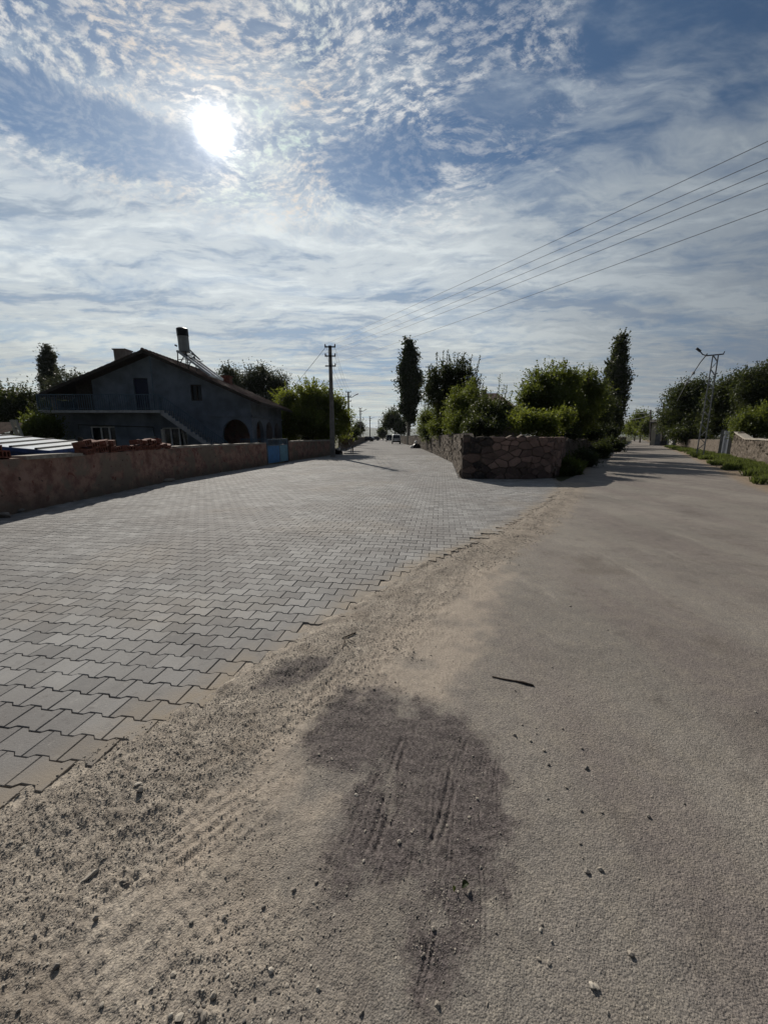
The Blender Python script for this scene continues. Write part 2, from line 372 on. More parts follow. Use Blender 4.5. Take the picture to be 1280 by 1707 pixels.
def f_tile(g, bs):
    P = g.pos(); n = g.noise(P, 5, 5, .65); v = g.vor(P, 4.5, 'F1', 'Color'); s = g.n('ShaderNodeSeparateColor'); g.put(s.inputs[0], v)
    c = g.mix(s.outputs[0], (.085, .050, .038), (.19, .12, .09)); return g.mix(g.ss(n, .45, .7, 0., .6), c, (.10, .085, .07))
M_tile = mat('clay_roof_tile', f_tile, .85, .2)
M_eave = plain('weathered_wood', (.045, .038, .033), .9, .3, 8)
M_brick = plain('red_brick', (.15, .062, .045), .9, .35, 9, bd=.004)
M_metal = plain('galvanised_metal', (.42, .43, .44), .38, .12, 3, metal=.75)
M_tank = plain('grey_tank_paint', (.26, .27, .27), .5, .15, 4)
M_black = plain('black_plastic', (.012, .012, .013), .45, .2, 5)
M_panel = plain('solar_glass', (.02, .025, .04), .12, .1, 5, spec=.6)
M_steel = plain('dark_steel', (.05, .05, .052), .55, .25, 8, metal=.4)
M_lattice = plain('weathered_steel', (.17, .175, .185), .6, .2, 6)
M_gateB = plain('blue_gate_paint', (.035, .16, .38), .5, .2, 3)
M_gateL = plain('light_blue_gate_paint', (.11, .26, .36), .5, .2, 3)
M_gateD = plain('slate_gate_paint', (.05, .058, .075), .6, .2, 3)
M_conc = plain('pole_concrete', (.19, .18, .165), .9, .2, 3, bd=.004)
M_ceram = plain('insulator_ceramic', (.06, .04, .035), .3, .1, 5)
M_wire = plain('wire', (.15, .16, .175), .6, .1, 5)
M_roofsheet = plain('white_roof_sheet', (.70, .72, .74), .28, .1, 2, metal=.35, spec=.6)
M_tarp = plain('blue_tarp', (.025, .060, .20), .55, .3, 3)
M_bark = plain('bark', (.085, .068, .050), .95, .35, 14, bd=.02)
M_pbark = plain('poplar_bark', (.16, .15, .13), .95, .3, 10, bd=.02)
M_wood = plain('dry_twig', (.055, .040, .030), .9, .4, 60)
M_palewood = plain('pale_plank', (.40, .37, .32), .9, .2, 12)
M_cream = plain('cream_render', (.42, .36, .27), .9, .15, 2)
M_greyr = plain('grey_render', (.17, .165, .16), .9, .2, 2)
M_sack = plain('white_sack', (.62, .62, .60), .7, .1, 8, bd=.01)
M_tyre = plain('rubber', (.015, .015, .015), .8, .1, 8)
M_lampglass = plain('lamp_glass', (.35, .35, .36), .2, .1, 4)

def f_pebble(g, bs):
    t = g.attr('tint'); n = g.noise(g.pos(), 180, 3, .6)
    r = g.n('ShaderNodeValToRGB'); g.put(r.inputs[0], t); e = r.color_ramp.elements
    e[0].color = (.13, .12, .11, 1); e[1].color = (.46, .42, .36, 1); k = e.new(.5); k.color = (.27, .238, .20, 1)
    return g.mix(1., r.outputs[0], g.mix(n, (.7, .7, .7), (1.3, 1.3, 1.3)), 'MULTIPLY')
M_pebble = mat('pebble', f_pebble, .85, .25)

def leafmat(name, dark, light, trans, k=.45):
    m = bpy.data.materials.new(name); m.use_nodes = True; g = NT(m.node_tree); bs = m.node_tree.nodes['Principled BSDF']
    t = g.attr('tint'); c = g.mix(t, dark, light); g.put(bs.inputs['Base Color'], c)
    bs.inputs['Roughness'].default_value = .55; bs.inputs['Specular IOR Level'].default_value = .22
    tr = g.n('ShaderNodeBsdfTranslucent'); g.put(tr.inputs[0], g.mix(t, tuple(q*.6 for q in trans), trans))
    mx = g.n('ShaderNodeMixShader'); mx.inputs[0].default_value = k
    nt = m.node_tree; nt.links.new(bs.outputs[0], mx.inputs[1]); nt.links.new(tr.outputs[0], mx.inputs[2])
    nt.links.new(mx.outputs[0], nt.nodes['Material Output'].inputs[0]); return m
L_green = leafmat('leaf_green', (.028, .040, .013), (.066, .088, .022), (.20, .24, .035), .45)
L_dark = leafmat('leaf_dark', (.018, .027, .012), (.042, .056, .020), (.085, .105, .022), .36)
L_poplar = leafmat('leaf_poplar', (.022, .032, .016), (.050, .064, .028), (.050, .068, .020), .32)
L_grey = leafmat('leaf_grey', (.045, .054, .034), (.095, .105, .065), (.070, .078, .035), .35)
L_bright = leafmat('leaf_bright', (.040, .056, .015), (.090, .120, .026), (.26, .30, .040), .48)
L_grass = leafmat('grass_blade', (.045, .060, .018), (.11, .125, .040), (.15, .19, .040), .45)

# ------------------------------------------------------------------ ground, road, shoulder, paving
PE = [(-6., -6.5), (-3.4, -1.6), (-2.35, .2), (-1.66, 1.38), (-1.44, 1.68), (-1.04, 2.2), (-.67, 2.79), (-.28, 3.32), (.45, 4.56), (1.13, 5.34), (2.24, 6.64), (3.66, 8.7), (5.29, 11.38), (6.3, 13.6)]
WLEFT = [(-7.3, -7), (-7.55, 2), (-7.78, 7.6), (-7.75, 14.2), (-6.6, 21.9)]
STREETL = [(-7.0, 22.0), (-6.2, 23.9), (-6.2, 25.5), (-4.6, 32.), (-4.9, 60.), (-5.6, 110), (-7., 190)]
WST = [(2.95, 14.85), (4.25, 23.9), (4.6, 35), (4.9, 53), (4.4, 90), (2.9, 150), (2.2, 190)]
WRT = [(2.97, 14.72), (5.3, 14.55), (6.35, 14.9), (7.3, 16.1), (9.9, 20.9), (18.0, 34), (26.6, 47.5), (45.6, 76), (60., 98), (78, 126)]
RIGHT_EDGE = [(6.3, 1.), (8.6, 6.), (12.2, 12.4), (17.4, 20.2), (29.6, 38.6), (42.3, 58.8), (76, 113), (110, 166)]
LEFT_EDGE = [(6.3, 13.6), (8.2, 16.2), (10.6, 20.6), (18.9, 33.6), (27.5, 47), (46.6, 75.6), (61, 97.5), (79, 125), (100, 158)]
road_poly = PE+LEFT_EDGE[1:]+RIGHT_EDGE[::-1]+[(5., -8.)]
pave_poly = PE+[(6.6, 15.0), (5.3, 14.7), (2.97, 14.85), (4.25, 23.9), (4.6, 35), (-4.6, 35), (-6.1, 25.5), (-6.0, 23.9), (-6.6, 21.9)]+WLEFT[::-1][1:]

def gpts(l): return [gr(*p) for p in l]
stain1 = gpts([(540, 1185), (575, 1150), (640, 1143), (700, 1168), (760, 1190), (815, 1235), (852, 1290), (862, 1370), (850, 1450), (815, 1510), (800, 1590), (745, 1665), (700, 1640), (672, 1560), (665, 1480), (610, 1460), (600, 1530), (545, 1530), (525, 1440), (560, 1370), (590, 1300), (520, 1265), (505, 1235)])
stain2 = gpts([(425, 1150), (470, 1100), (555, 1092), (550, 1120), (500, 1148)])
sand1 = gpts([(800, 930), (850, 940), (835, 1010), (790, 1090), (745, 1160), (640, 1150), (560, 1160), (500, 1260), (420, 1400), (300, 1470), (290, 1400), (360, 1300), (450, 1210), (560, 1120), (640, 1050), (730, 980)])
sand2 = gpts([(560, 1330), (540, 1420), (440, 1500), (350, 1580), (300, 1560), (420, 1420), (500, 1340)])
SH = [(-5.2, -6.8), (-2.1, -1.), (-1.15, .7), (-.75, 1.45), (-.2, 2.2), (.35, 3.), (1.0, 4.1), (1.75, 5.2), (2.9, 6.6), (4.35, 8.8), (5.9, 11.3), (6.9, 13.3)]   # outer rim of the loose shoulder
shoulder_poly = PE+SH[::-1]

def build_road():
    th_in = np.linspace(-R(60), R(60), 760); th = np.concatenate([np.linspace(-math.pi, -R(60), 40)[:-1], th_in, np.linspace(R(60), math.pi, 40)[1:]])
    nr = 640; r = .25*np.exp(np.linspace(0, math.log(66/.25), nr))
    T, Rr = np.meshgrid(th, r); X = Rr*np.sin(T); Y = Rr*np.cos(T)
    sd = sdist(X, Y, road_poly); dP = -sdist(X, Y, pave_poly)*-1     # distance outside the paving
    ssh = sdist(X, Y, shoulder_poly)
    wx = X+(fbm(X*2.3, Y*2.3, 3)-.5)*.5; wy = Y+(fbm(X*2.3+40, Y*2.3+11, 3)-.5)*.5
    rag = (fbm(X*9, Y*9, 4, .6)-.5)
    grav = sstep(ssh+rag*.55, .28, -.10)
    near_l = sstep(X+.25*Y+rag*.6, .35, -.55)*sstep(Y, 3.2, 1.9)   # loose grit spread over the near left
    grav = np.maximum(grav, near_l*.85)
    sf = lambda poly, w, a: sstep(sdist(X+(wx-X)*a, Y+(wy-Y)*a, poly)+rag*w*2.4, w, -w)
    stain = np.maximum(sf(stain1, .085, .16)*(.62+.6*fbm(X*6, Y*6, 3)).clip(0, 1), sf(stain2, .06, .12)*.85)
    # tongues of lighter dust running through the stain
    stain *= 1-.5*sstep(fbm(X*7, Y*5, 4), .58, .72)
    sand = np.maximum(sf(sand1, .16, .45)*.75, sf(sand2, .07, .3)*.55)*(1-.6*sstep(fbm(X*4, Y*4, 3), .5, .7))
    # sand also drifts along the whole shoulder up to the corner
    far_s = grav*sstep(Y, 3.5, 6.)*.12*sstep(fbm(X*3, Y*3, 3), .35, .6); sand = np.maximum(sand, far_s)
    verge = sstep(-sd, .55, .05)*sstep(X, 7.5, 9.5)*sstep(fbm(X*1.5, Y*1.5, 4)+.25, .3, .6)
    # relief: gentle unevenness, heaped grit by the pavers, tyre prints, clods
    Z = (fbm(X*.7, Y*.7, 3)-.5)*.03*sstep(Rr, 40, 3)
    Z += grav*((fbm(X*4, Y*4, 4)-.45)*.030+(fbm(X*32, Y*32, 3, .6)-.5)*.012*sstep(Rr, 9, 3))
    Z += (fbm(X*16, Y*16, 3, .6)-.5)*.006*sstep(Rr, 6, 2)
    heap = np.exp(-((dP-.20)/.16)**2)*grav; Z += heap*(.004+.014*fbm(X*6, Y*6, 3))
    Z += np.maximum(grav, sand)*(np.maximum(fbm(X*55, Y*55, 2)-.55, 0))*.020*sstep(Rr, 4, 1.6)
    def tyre(ax, ay, ang, width, per, msk, depth=.005, length=3.):
        c, s_ = math.cos(ang), math.sin(ang); a = (X-ax)*c+(Y-ay)*s_; b = -(X-ax)*s_+(Y-ay)*c
        a2 = a+.02*np.sin(b*7)
        m = sstep(np.abs(b), length, length*.8)*sstep(np.abs(a2), width/2+.01, width/2-.01)*msk
        ribs = np.cos(a2/per*2*math.pi); lug = np.cos((b+np.abs(a2)*.6)/.032*2*math.pi)
        return m*(ribs*.6+lug*.4)*depth-m*depth*.6
    soft = np.maximum(stain, sand)*.9+.1*grav
    st_ = np.clip(stain*1.2, 0, 1)*sstep(fbm(X*11, Y*6, 3), .30, .55)
    Z += tyre(.03, 1.50, R(-20), .075, .036, st_, .0065, .33)+tyre(.31, 1.50, R(-27), .085, .033, st_, .0075, .33)+tyre(.15, 1.95, R(-4), .05, .04, st_, .004, .16)
    for q_ in range(9):
        Z += tyre(-.22+q_*.085, 1.25+.12*math.sin(q_*2.3), R(-30+q_*2.), .022, .022, np.clip(stain*1.2, 0, 1)*sstep(fbm(X*8+q_*5, Y*8, 3), .42, .58), .0045, .55)
    Z += tyre(-.10, 1.40, R(-25), .05, .03, st_, .004, .4)+tyre(.20, 1.35, R(-18), .04, .03, st_, .003, .3)
    Z += tyre(-.06, 1.98, R(-48), .16, .035, st_, .004, .24)+tyre(-.48, 2.42, R(-36), .22, .038, st_, .006, .26)
    Z += tyre(.33, 3.4, R(-33), .24, .05, sand, .005, 1.7)+tyre(-.55, 1.5, R(-40), .26, .05, np.maximum(sand, grav*.6)*sstep(fbm(X*5, Y*5, 3), .35, .6), .006, .7)+tyre(-.9, 1.12, R(-42), .2, .05, grav, .004, .5)
    # wrinkles in the wet patch
    Z += stain*(fbm(X*9-Y*5, Y*26+X*8, 3)-.5)*.012
    Z += grav*sstep(Rr, 6, 2)*(np.abs(fbm(X*20+Y*9, Y*20-X*9, 3)-.5))*.028
    Z += sand*sstep(Rr, 6, 2)*(fbm(X*34+Y*20, Y*16-X*9, 2)-.5)*.006
    keep = (sd < .0) | ((dP < 0) & (dP > -.22) & (X < 6.2) & (Y < 13))
    # settle below the pavers at their edge so the blocks keep a visible lip
    Z = Z-.0055-.002*sstep(dP, .06, 0.)
    Z = Z+sstep(dP, .5, 1.4)*.004
    spill = np.maximum(fbm(X*6+3, Y*6, 4)-.50, 0)*sstep(dP, -.20, -.02)*.09
    Z = np.where(dP < 0, np.minimum(Z, -.006+.05*dP)+spill, Z)
    grav = np.where((dP < 0) & (dP > -.3), 1., grav)
    n0, n1 = X.shape; idx = np.arange(n0*n1).reshape(n0, n1)
    F = np.stack([idx[:-1, :-1], idx[:-1, 1:], idx[1:, 1:], idx[1:, :-1]], -1).reshape(-1, 4)[:, ::-1]
    kp = keep.ravel(); gm = (np.maximum(grav, 0)*(ssh < .25)).ravel()
    allk = kp[F].any(1); F = F[allk]; isg = gm[F].mean(1) > .5
    V = np.stack([X, Y, Z], -1).reshape(-1, 3)
    A = dict(stain=stain.ravel(), sand=sand.ravel(), gravel=grav.ravel(), verge=verge.ravel())
    for nm, f in (('road', F[~isg]), ('dirt_shoulder', F[isg])):
        u, inv = np.unique(f, return_inverse=True)
        o = mesh_obj(nm, V[u], inv.reshape(-1, 4), M_road, smooth=True, attrs={k: a[u] for k, a in A.items()}); tag(o, kind='structure')
    hf = (X, Y, Z, grav, sand, stain)
    return hf
HF = build_road()

def loft_strip(name, L, Rt, z, m, sub=8):
    """sheet between two polylines of equal length"""
    V = []; F = []
    for (a, b) in zip(L, Rt):
        for k in range(sub+1): t = k/sub; V.append((a[0]*(1-t)+b[0]*t, a[1]*(1-t)+b[1]*t, z))
    n = sub+1
    for i in range(len(L)-1):
        for k in range(sub): F.append((i*n+k, i*n+k+1, (i+1)*n+k+1, (i+1)*n+k))
    return mesh_obj(name, V, F, m)
def resample(pl, n):
    P = np.array(pl, float); d = np.r_[0, np.cumsum(np.hypot(*np.diff(P, axis=0).T))]; t = np.linspace(0, d[-1], n)
    return np.stack([np.interp(t, d, P[:, 0]), np.interp(t, d, P[:, 1])], -1)
o = loft_strip('far_road', [(27.5, 47), (46.6, 75.6), (61, 97.5), (79, 125), (100, 158), (128, 196)], [(34.2, 45.4), (50, 71), (67, 98.3), (85, 127), (110, 166), (136, 204)], -.022, M_road); tag(o, kind='structure')
tag(loft_strip('far_street', [(-5.0, 32.6), (-5.0, 33.5), (-5.0, 34.5), (-4.9, 60.), (-5.6, 110), (-7., 190), (-8, 300)], [(4.7, 32.6), (4.7, 33.5), (4.7, 34.5), (4.9, 53), (4., 95), (2.2, 190), (0, 300)], -.004, M_pavfar), kind='structure')
mesh_obj('ground', [(-6000, -3000, -.06), (6000, -3000, -.06), (6000, 9000, -.06), (-6000, 9000, -.06)], [(0, 1, 2, 3)], M_ground)['kind'] = 'structure'
# bedding under the blocks
o = mesh_obj('paving_bed', [(x, y, -.017) for x, y in pave_poly], [tuple(range(len(pave_poly)))], M_bed); tag(o, kind='structure')

def build_paving():
    Lp, Wp, gap = .2055, .157, .0031; am = .0105; ang = R(-8.3)
    def outline(g_):
        h = Wp/2-g_; l = Lp/2-g_; f = Lp*.25; k = Lp*.06
        # wide at both ends, narrow waist
        top = [(-l, h+am), (-f-k, h+am), (-f+k, h-am), (f-k, h-am), (f+k, h+am), (l, h+am)]
        return np.array(top+[(x, -y) for x, y in top[::-1]])
    o1, o2 = outline(gap), outline(gap+.0028); n = 12
    c, s = math.cos(ang), math.sin(ang)
    us = np.arange(-80, 80); vs = np.arange(-10, 235)
    # axes: a along the rows, b across; anchored near a joint seen in the photo
    ca, cb = [], []
    for j in vs:
        ca.append(us*Lp+(Lp/2 if j % 2 else 0)); cb.append(np.full(len(us), j*Wp))
    ca = np.concatenate(ca); cb = np.concatenate(cb)
    # the rows swing gently with distance
    bend = ang+R(3.5)*sstep(cb, 6, 22)
    CX = -1.53+ca*c-cb*s; CY = 1.72+ca*s+cb*c
    sd = sdist(CX, CY, pave_poly)
    keep = (sd < -.03) & (CY < 33) & (np.hypot(CX, CY) > .3)
    # ragged hem along the dirt
    dE = sdist(CX, CY, PE+[(22, 60), (-30, 60), (-30, -8)])
    keep &= ~((dE > -.10) & (rng.random(len(CX)) < .25))
    CX, CY = CX[keep], CY[keep]; N = len(CX); dE = dE[keep]
    jr = rng.normal(0, R(.55), N); jz = rng.normal(0, .0008, N)+(fbm(CX*.8, CY*.8, 3)-.5)*.014; tx = rng.normal(0, .0045, N); ty = rng.normal(0, .0045, N)
    jx = rng.normal(0, .0009, N); jy = rng.normal(0, .0009, N)
    lay = [(o2, 0.), (o1, -.0028), (o1, -.05)]
    V = np.zeros((N, 3*n, 3)); A_ = ang+jr; ca_, sa_ = np.cos(A_), np.sin(A_)
    for q, (ol, dz) in enumerate(lay):
        x = ol[:, 0][None, :]; y = ol[:, 1][None, :]
        V[:, q*n:(q+1)*n, 0] = (CX+jx)[:, None]+x*ca_[:, None]-y*sa_[:, None]
        V[:, q*n:(q+1)*n, 1] = (CY+jy)[:, None]+x*sa_[:, None]+y*ca_[:, None]
        V[:, q*n:(q+1)*n, 2] = jz[:, None]+dz+x*tx[:, None]+y*ty[:, None]
    quads = []
    # top as quads: 4 end/waist cells
    for i in range(5): quads.append((i, n-1-i, n-2-i, i+1))
    for q in range(2):
        for i in range(n): quads.append((q*n+i, q*n+(i+1) % n, (q+1)*n+(i+1) % n, (q+1)*n+i))
    quads = np.array(quads); F = (quads[None]+(np.arange(N)*3*n)[:, None, None]).reshape(-1, 4)
    tint = np.repeat(np.clip(rng.normal(.5, .30, N), 0, 1), 3*n)
    VX, VY = V[..., 0].ravel(), V[..., 1].ravel()
    d2 = sdist(VX, VY, PE+[(22, 60), (-30, 60), (-30, -8)])
    dust = sstep(d2+(fbm(VX*3, VY*3, 3)-.5)*.35, -.42, .02)
    dust = np.maximum(dust, .25*sstep(fbm(VX*.6+5, VY*.6, 3), .58, .72)*sstep(VX, -7.5, -3))
    o = mesh_obj('paving', V.reshape(-1, 3), F, M_pav, attrs=dict(tint=tint, dust=dust)); tag(o, kind='structure')
    print('pavers', N)
build_paving()

# ------------------------------------------------------------------ stones, grit
def ico(sub):
    bm = bmesh.new(); bmesh.ops.create_icosphere(bm, subdivisions=sub, radius=1); V = np.array([v.co[:] for v in bm.verts]); F = np.array([[v.index for v in f.verts] for f in bm.faces]); bm.free(); return V, F
def height_at(x, y):
    X, Y, Z = HF[:3]; rr = np.hypot(x, y); th = np.arctan2(x, y)
    i = np.clip(np.round(np.log(rr/.25)/math.log(66/.25)*639).astype(int), 0, 639)
    j = np.clip(39+np.round((th+R(60))/R(120)*759).astype(int), 39, 798)
    return Z[i, j], HF[3][i, j], HF[4][i, j], HF[5][i, j]
def pebbles(name, N, box, smin, smax, dens, sub, power=2.2):
    x = rng.uniform(box[0], box[1], N*6); yy = rng.uniform(0, 1, N*6); y = box[2]*(box[3]/box[2])**yy
    sd = sdist(x, y, road_poly); z, g_, s_, st = height_at(x, y); z = np.where(sd > -.005, 0., z)
    w = dens(x, y, g_, s_, st)*(sd < .08)*sstep(y, box[2]*.9, box[2]*1.1); w = np.where(sdist(x, y, pave_poly) < -.07, 0, w); k = rng.random(N*6) < w; x, y, z = x[k][:N], y[k][:N], z[k][:N]; n = len(x)
    base, F = ico(sub); m = len(base)
    size = smin*(smax/smin)**(rng.random(n)**power); ax = rng.uniform(.65, 1.35, (n, 3)); ax[:, 2] *= .7
    ph = rng.uniform(0, 6.28, (n, 3, 1)); B = np.repeat(base[None], n, 0)
    # angular chips: squash along random directions
    for q in range(3):
        d = rng.normal(size=(n, 3)); d /= np.linalg.norm(d, axis=1)[:, None]; pr = np.einsum('nmk,nk->nm', B, d); cut = rng.uniform(.35, .8, (n, 1))
        B -= np.maximum(pr-cut, 0)[..., None]*d[:, None]
    B = B*ax[:, None]*size[:, None, None]; a = rng.uniform(0, 6.28, n); c, s = np.cos(a), np.sin(a)
    Xr = B[..., 0]*c[:, None]-B[..., 1]*s[:, None]; Yr = B[..., 0]*s[:, None]+B[..., 1]*c[:, None]
    V = np.stack([Xr+x[:, None], Yr+y[:, None], B[..., 2]+z[:, None]+size[:, None]*.15], -1).reshape(-1, 3)
    FF = (F[None]+(np.arange(n)*m)[:, None, None]).reshape(-1, 3)
    o = mesh_obj(name, V, FF, M_pebble, attrs=dict(tint=np.repeat(np.clip(rng.normal(.42, .22, n), 0, 1), m)))
    print(name, n); return o
def d_fine(x, y, g, s_, st):
    band = sstep(sdist(x, y, shoulder_poly), .05, -.12)
    return np.clip(.9*band*sstep(y, .9, 1.6)+.35*g+.05*s_+.22*st+.010, 0, 1)*np.maximum(sstep(fbm(x*5, y*5, 3)+.30*band, .36, .62), .08)
def d_coarse(x, y, g, s_, st): return np.clip(.5*g+.03, 0, 1)*sstep(fbm(x*3+4, y*3, 3), .42, .62)
tag(pebbles('fine_gravel', 80000, (-3.2, 3.4, .7, 5.8), .0013, .0048, d_fine, 1, 1.6), 'loose fine gravel spilled between the paving and the asphalt', 'gravel', kind='stuff')
tag(pebbles('coarse_gravel', 1500, (-2.4, 1.2, .7, 3.2), .0035, .0085, d_coarse, 2, 2.4), 'coarser gravel stones strewn over the dirt at the lower left', 'gravel', kind='stuff')
def d_scatter(x, y, g, s_, st): return .55*np.exp(-((x-.52-.10*(y-1.5))/.20)**2)*sstep(fbm(x*7, y*7, 3), .44, .62)*sstep(y, 2.3, 1.5)+.012
tag(pebbles('loose_grit', 420, (-.2, 2.2, .8, 3.2), .003, .0105, d_scatter, 2, 1.8), 'loose dark grit strewn over the asphalt right of the wet patch', 'grit', kind='stuff')
tag(pebbles('grit', 12000, (-1, 6.5, 4.5, 13), .003, .011, lambda x, y, g, s_, st: np.clip(g, 0, 1)*sstep(fbm(x*2.2, y*2.2, 3), .38, .60), 1, 1.8), 'coarse loose grit along the far stretch of the dirt shoulder', 'grit', kind='stuff')

def one_stone(u, v, size, label, name='stone', tint=.5, ax=(1, 1, .7), rz=0., group=None, sub=2):
    B, F = ico(sub); B = B.copy()
    for q in range(6):
        d = rng.normal(size=3); d /= np.linalg.norm(d); B -= np.maximum(B@d-rng.uniform(.45, .8), 0)[:, None]*d
    B *= np.array(ax)*size; c, s = math.cos(rz), math.sin(rz); B = np.stack([B[:, 0]*c-B[:, 1]*s, B[:, 0]*s+B[:, 1]*c, B[:, 2]], -1)
    x, y = gr(u, v); z = float(height_at(np.array([x]), np.array([y]))[0][0]) if y < 12 and sdist([x], [y], road_poly)[0] < 0 else 0.
    o = mesh_obj(name, B, F, M_pebble, attrs=dict(tint=np.full(len(B), tint)), loc=(x, y, z+size*ax[2]*.45))
    return tag(o, label, 'stone', group)
one_stone(150, 1458, .020, 'long flat pale stone chip on the grit in the lower left', tint=.75, ax=(.45, 1.5, .6), rz=R(-40))
one_stone(234, 1322, .017, 'dark rounded stone at the foot of the paving blocks', tint=.02, ax=(1, .9, .8))
one_stone(231, 1310, .015, 'flat pale stone touching the dark stone by the paving', tint=.8, ax=(1.3, .8, .4))
one_stone(452, 1620, .0105, 'pale stone on the grey grit near the bottom edge', tint=.8)
one_stone(490, 1487, .010, 'dark stone at the left rim of the wet patch', tint=.3)
one_stone(594, 1325, .010, 'pale stone inside the upper left of the wet patch', tint=.8)
one_stone(1063, 818, .02, 'small pale clod lying on the asphalt beside the wall shadow', tint=.9)
k = 0
for (u, v, s) in [(857, 1228, .010), (884, 1237, .008), (906, 1253, .008), (913, 1276, .008), (977, 1282, .011), (968, 1353, .007), (943, 1314, .007), (978, 1455, .010), (1000, 1452, .009), (1050, 1592, .009), (987, 1645, .010), (993, 1648, .008), (1080, 1362, .008), (966, 1408, .006), (1002, 1355, .006), (914, 1607, .007), (897, 1600, .006), (1140, 1340, .005), (870, 1210, .006), (893, 1224, .005), (722, 1551, .008), (300, 1700, .011), (340, 1702, .010), (357, 1665, .009), (665, 1405, .008), (606, 1437, .006), (745, 1377, .006), (801, 1448, .006), (95, 1610, .009), (290, 1625, .008), (530, 1650, .006), (60, 1560, .008), (160, 1530, .009), (1012, 1050, .007), (950, 1010, .009), (858, 1152, .006), (920, 1112, .006)]:
    one_stone(u, v, s*1.3, 'small loose grey pebble lying on the asphalt', 'pebble', tint=random.uniform(.1, .8), rz=random.uniform(0, 6), group='loose pebbles on the asphalt', sub=1)['category'] = 'pebble'

def twig(name, pts, rad, label, branches=()):
    W = []
    for u, v, dz in pts:
        x, y = gr(u, v); z = float(height_at(np.array([x]), np.array([y]))[0][0]); W.append((x, y, z+dz))
    m = MB(); m.tube(W, rad, 7)
    for pb, rb in branches:
        Q = []
        for u, v, dz in pb:
            x, y = gr(u, v); z = float(height_at(np.array([x]), np.array([y]))[0][0]); Q.append((x, y, z+dz))
        m.tube(Q, rb, 6)
    o = m.build(name, M_wood, smooth=True); return tag(o, label, 'stick')
twig('stick', [(820, 1129, .004), (838, 1133, .003), (855, 1136, .004), (872, 1139, .005), (889, 1144, .004)], [.0045, .006, .006, .0095, .007], 'straight brown dry stick on the bare asphalt')
twig('twig', [(570, 1068, .006), (580, 1064, .009), (593, 1059, .010)], [.003, .006, .006], 'forked dark twig on the grit beside the paving edge', [([(574, 1068, .015), (575, 1074, .012), (570, 1086, .01)], [.004, .004, .002]), ([(576, 1071, .02), (588, 1078, .012)], [.003, .001]), ([(578, 1070, .02), (592, 1074, .01)], [.002, .001]), ([(574, 1075, .015), (582, 1084, .008)], [.003, .001])])

# fallen leaf curled on the stain
def fallen(u, v, L, m_, label, rz):
    x, y = gr(u, v); z = float(height_at(np.array([x]), np.array([y]))[0][0]); V = []; F = []; n = 8
    for i in range(n+1):
        t = i/n; w = L*.32*math.sin(math.pi*min(1, t*1.02)**.8)
        for k in (-1, 0, 1): V.append((t*L-L/2, k*w, .004+abs(k)*w*.55+.012*math.sin(t*3.1)))
    for i in range(n):
        for k in (0, 1): a = i*3+k; F.append((a, a+1, a+4, a+3))
    o = mesh_obj('fallen_leaf', V, F, m_, attrs=dict(tint=np.full(len(V), .3)), loc=(x, y, z+.002)); o.rotation_euler = (0, 0, rz); tag(o, label, 'leaf')
fallen(776, 1481, .034, L_dark, 'dark green curled leaf lying in the wet patch', .4)
fallen(757, 1486, .018, L_grass, 'pale yellow fallen leaf beside the dark curled leaf', 1.2)

# ------------------------------------------------------------------ walls
def wall_strip(pl, h, t, z0=-.1, seg=.35, rough=.02, side=1, nz=6):
    """wall following a polyline; h is a number or list per vertex"""
    P = np.array(pl, float); d = np.r_[0, np.cumsum(np.hypot(*np.diff(P, axis=0).T))]; n = max(2, int(d[-1]/seg)); tt = np.unique(np.r_[np.linspace(0, d[-1], n), d])
    hh = np.interp(tt, d, h if hasattr(h, '__len__') else [h]*len(P)); zb = np.interp(tt, d, z0 if hasattr(z0, '__len__') else [z0]*len(P)); X = np.interp(tt, d, P[:, 0]); Y = np.interp(tt, d, P[:, 1])
    dx = np.gradient(X, tt); dy = np.gradient(Y, tt); L = np.hypot(dx, dy); nx, ny = -dy/L*side, dx/L*side
    V = []
    for i in range(len(tt)):
        top = hh[i]+rng.normal(0, rough)
        for k in range(nz+1):
            z = zb[i]+(top-zb[i])*k/nz; b = rng.normal(0, rough*.5); V.append((X[i]-nx[i]*b, Y[i]-ny[i]*b, z))
        for k in range(nz, -1, -1):
            z = zb[i]+(top-zb[i])*k/nz; V.append((X[i]+nx[i]*t, Y[i]+ny[i]*t, z))
    m = 2*(nz+1); F = []
    for i in range(len(tt)-1):
        for k in range(m): F.append((i*m+k, i*m+(k+1) % m, (i+1)*m+(k+1) % m, (i+1)*m+k))
    F += [tuple(range(m)), tuple((len(tt)-1)*m+k for k in range(m))[::-1]]
    return V, F

# left red wall
hw = [1.1, 1.1, 1.12, 1.16, 1.18]
root = empty('plaster_wall', (-7.6, 10, 0), 'long low red plastered wall with blotches, bricks heaped on top, left of the paving', 'wall')
V, F = wall_strip(WLEFT, hw, .26, rough=.012); mesh_obj('wall', V, F, M_redwall, root)
for a, b, nm in (((-7.72, 8.35), (-7.76, 10.0), 'coping'), ((-7.75, 14.5), (-6.64, 21.95), 'coping')):
    V, F = wall_strip([(a[0]-.02*-1, a[1]), (b[0]+.02, b[1])], 1.24 if a[1] > 12 else 1.18, .32, z0=1.10, rough=.008); mesh_obj(nm, V, F, M_coping, root)
hang(root)
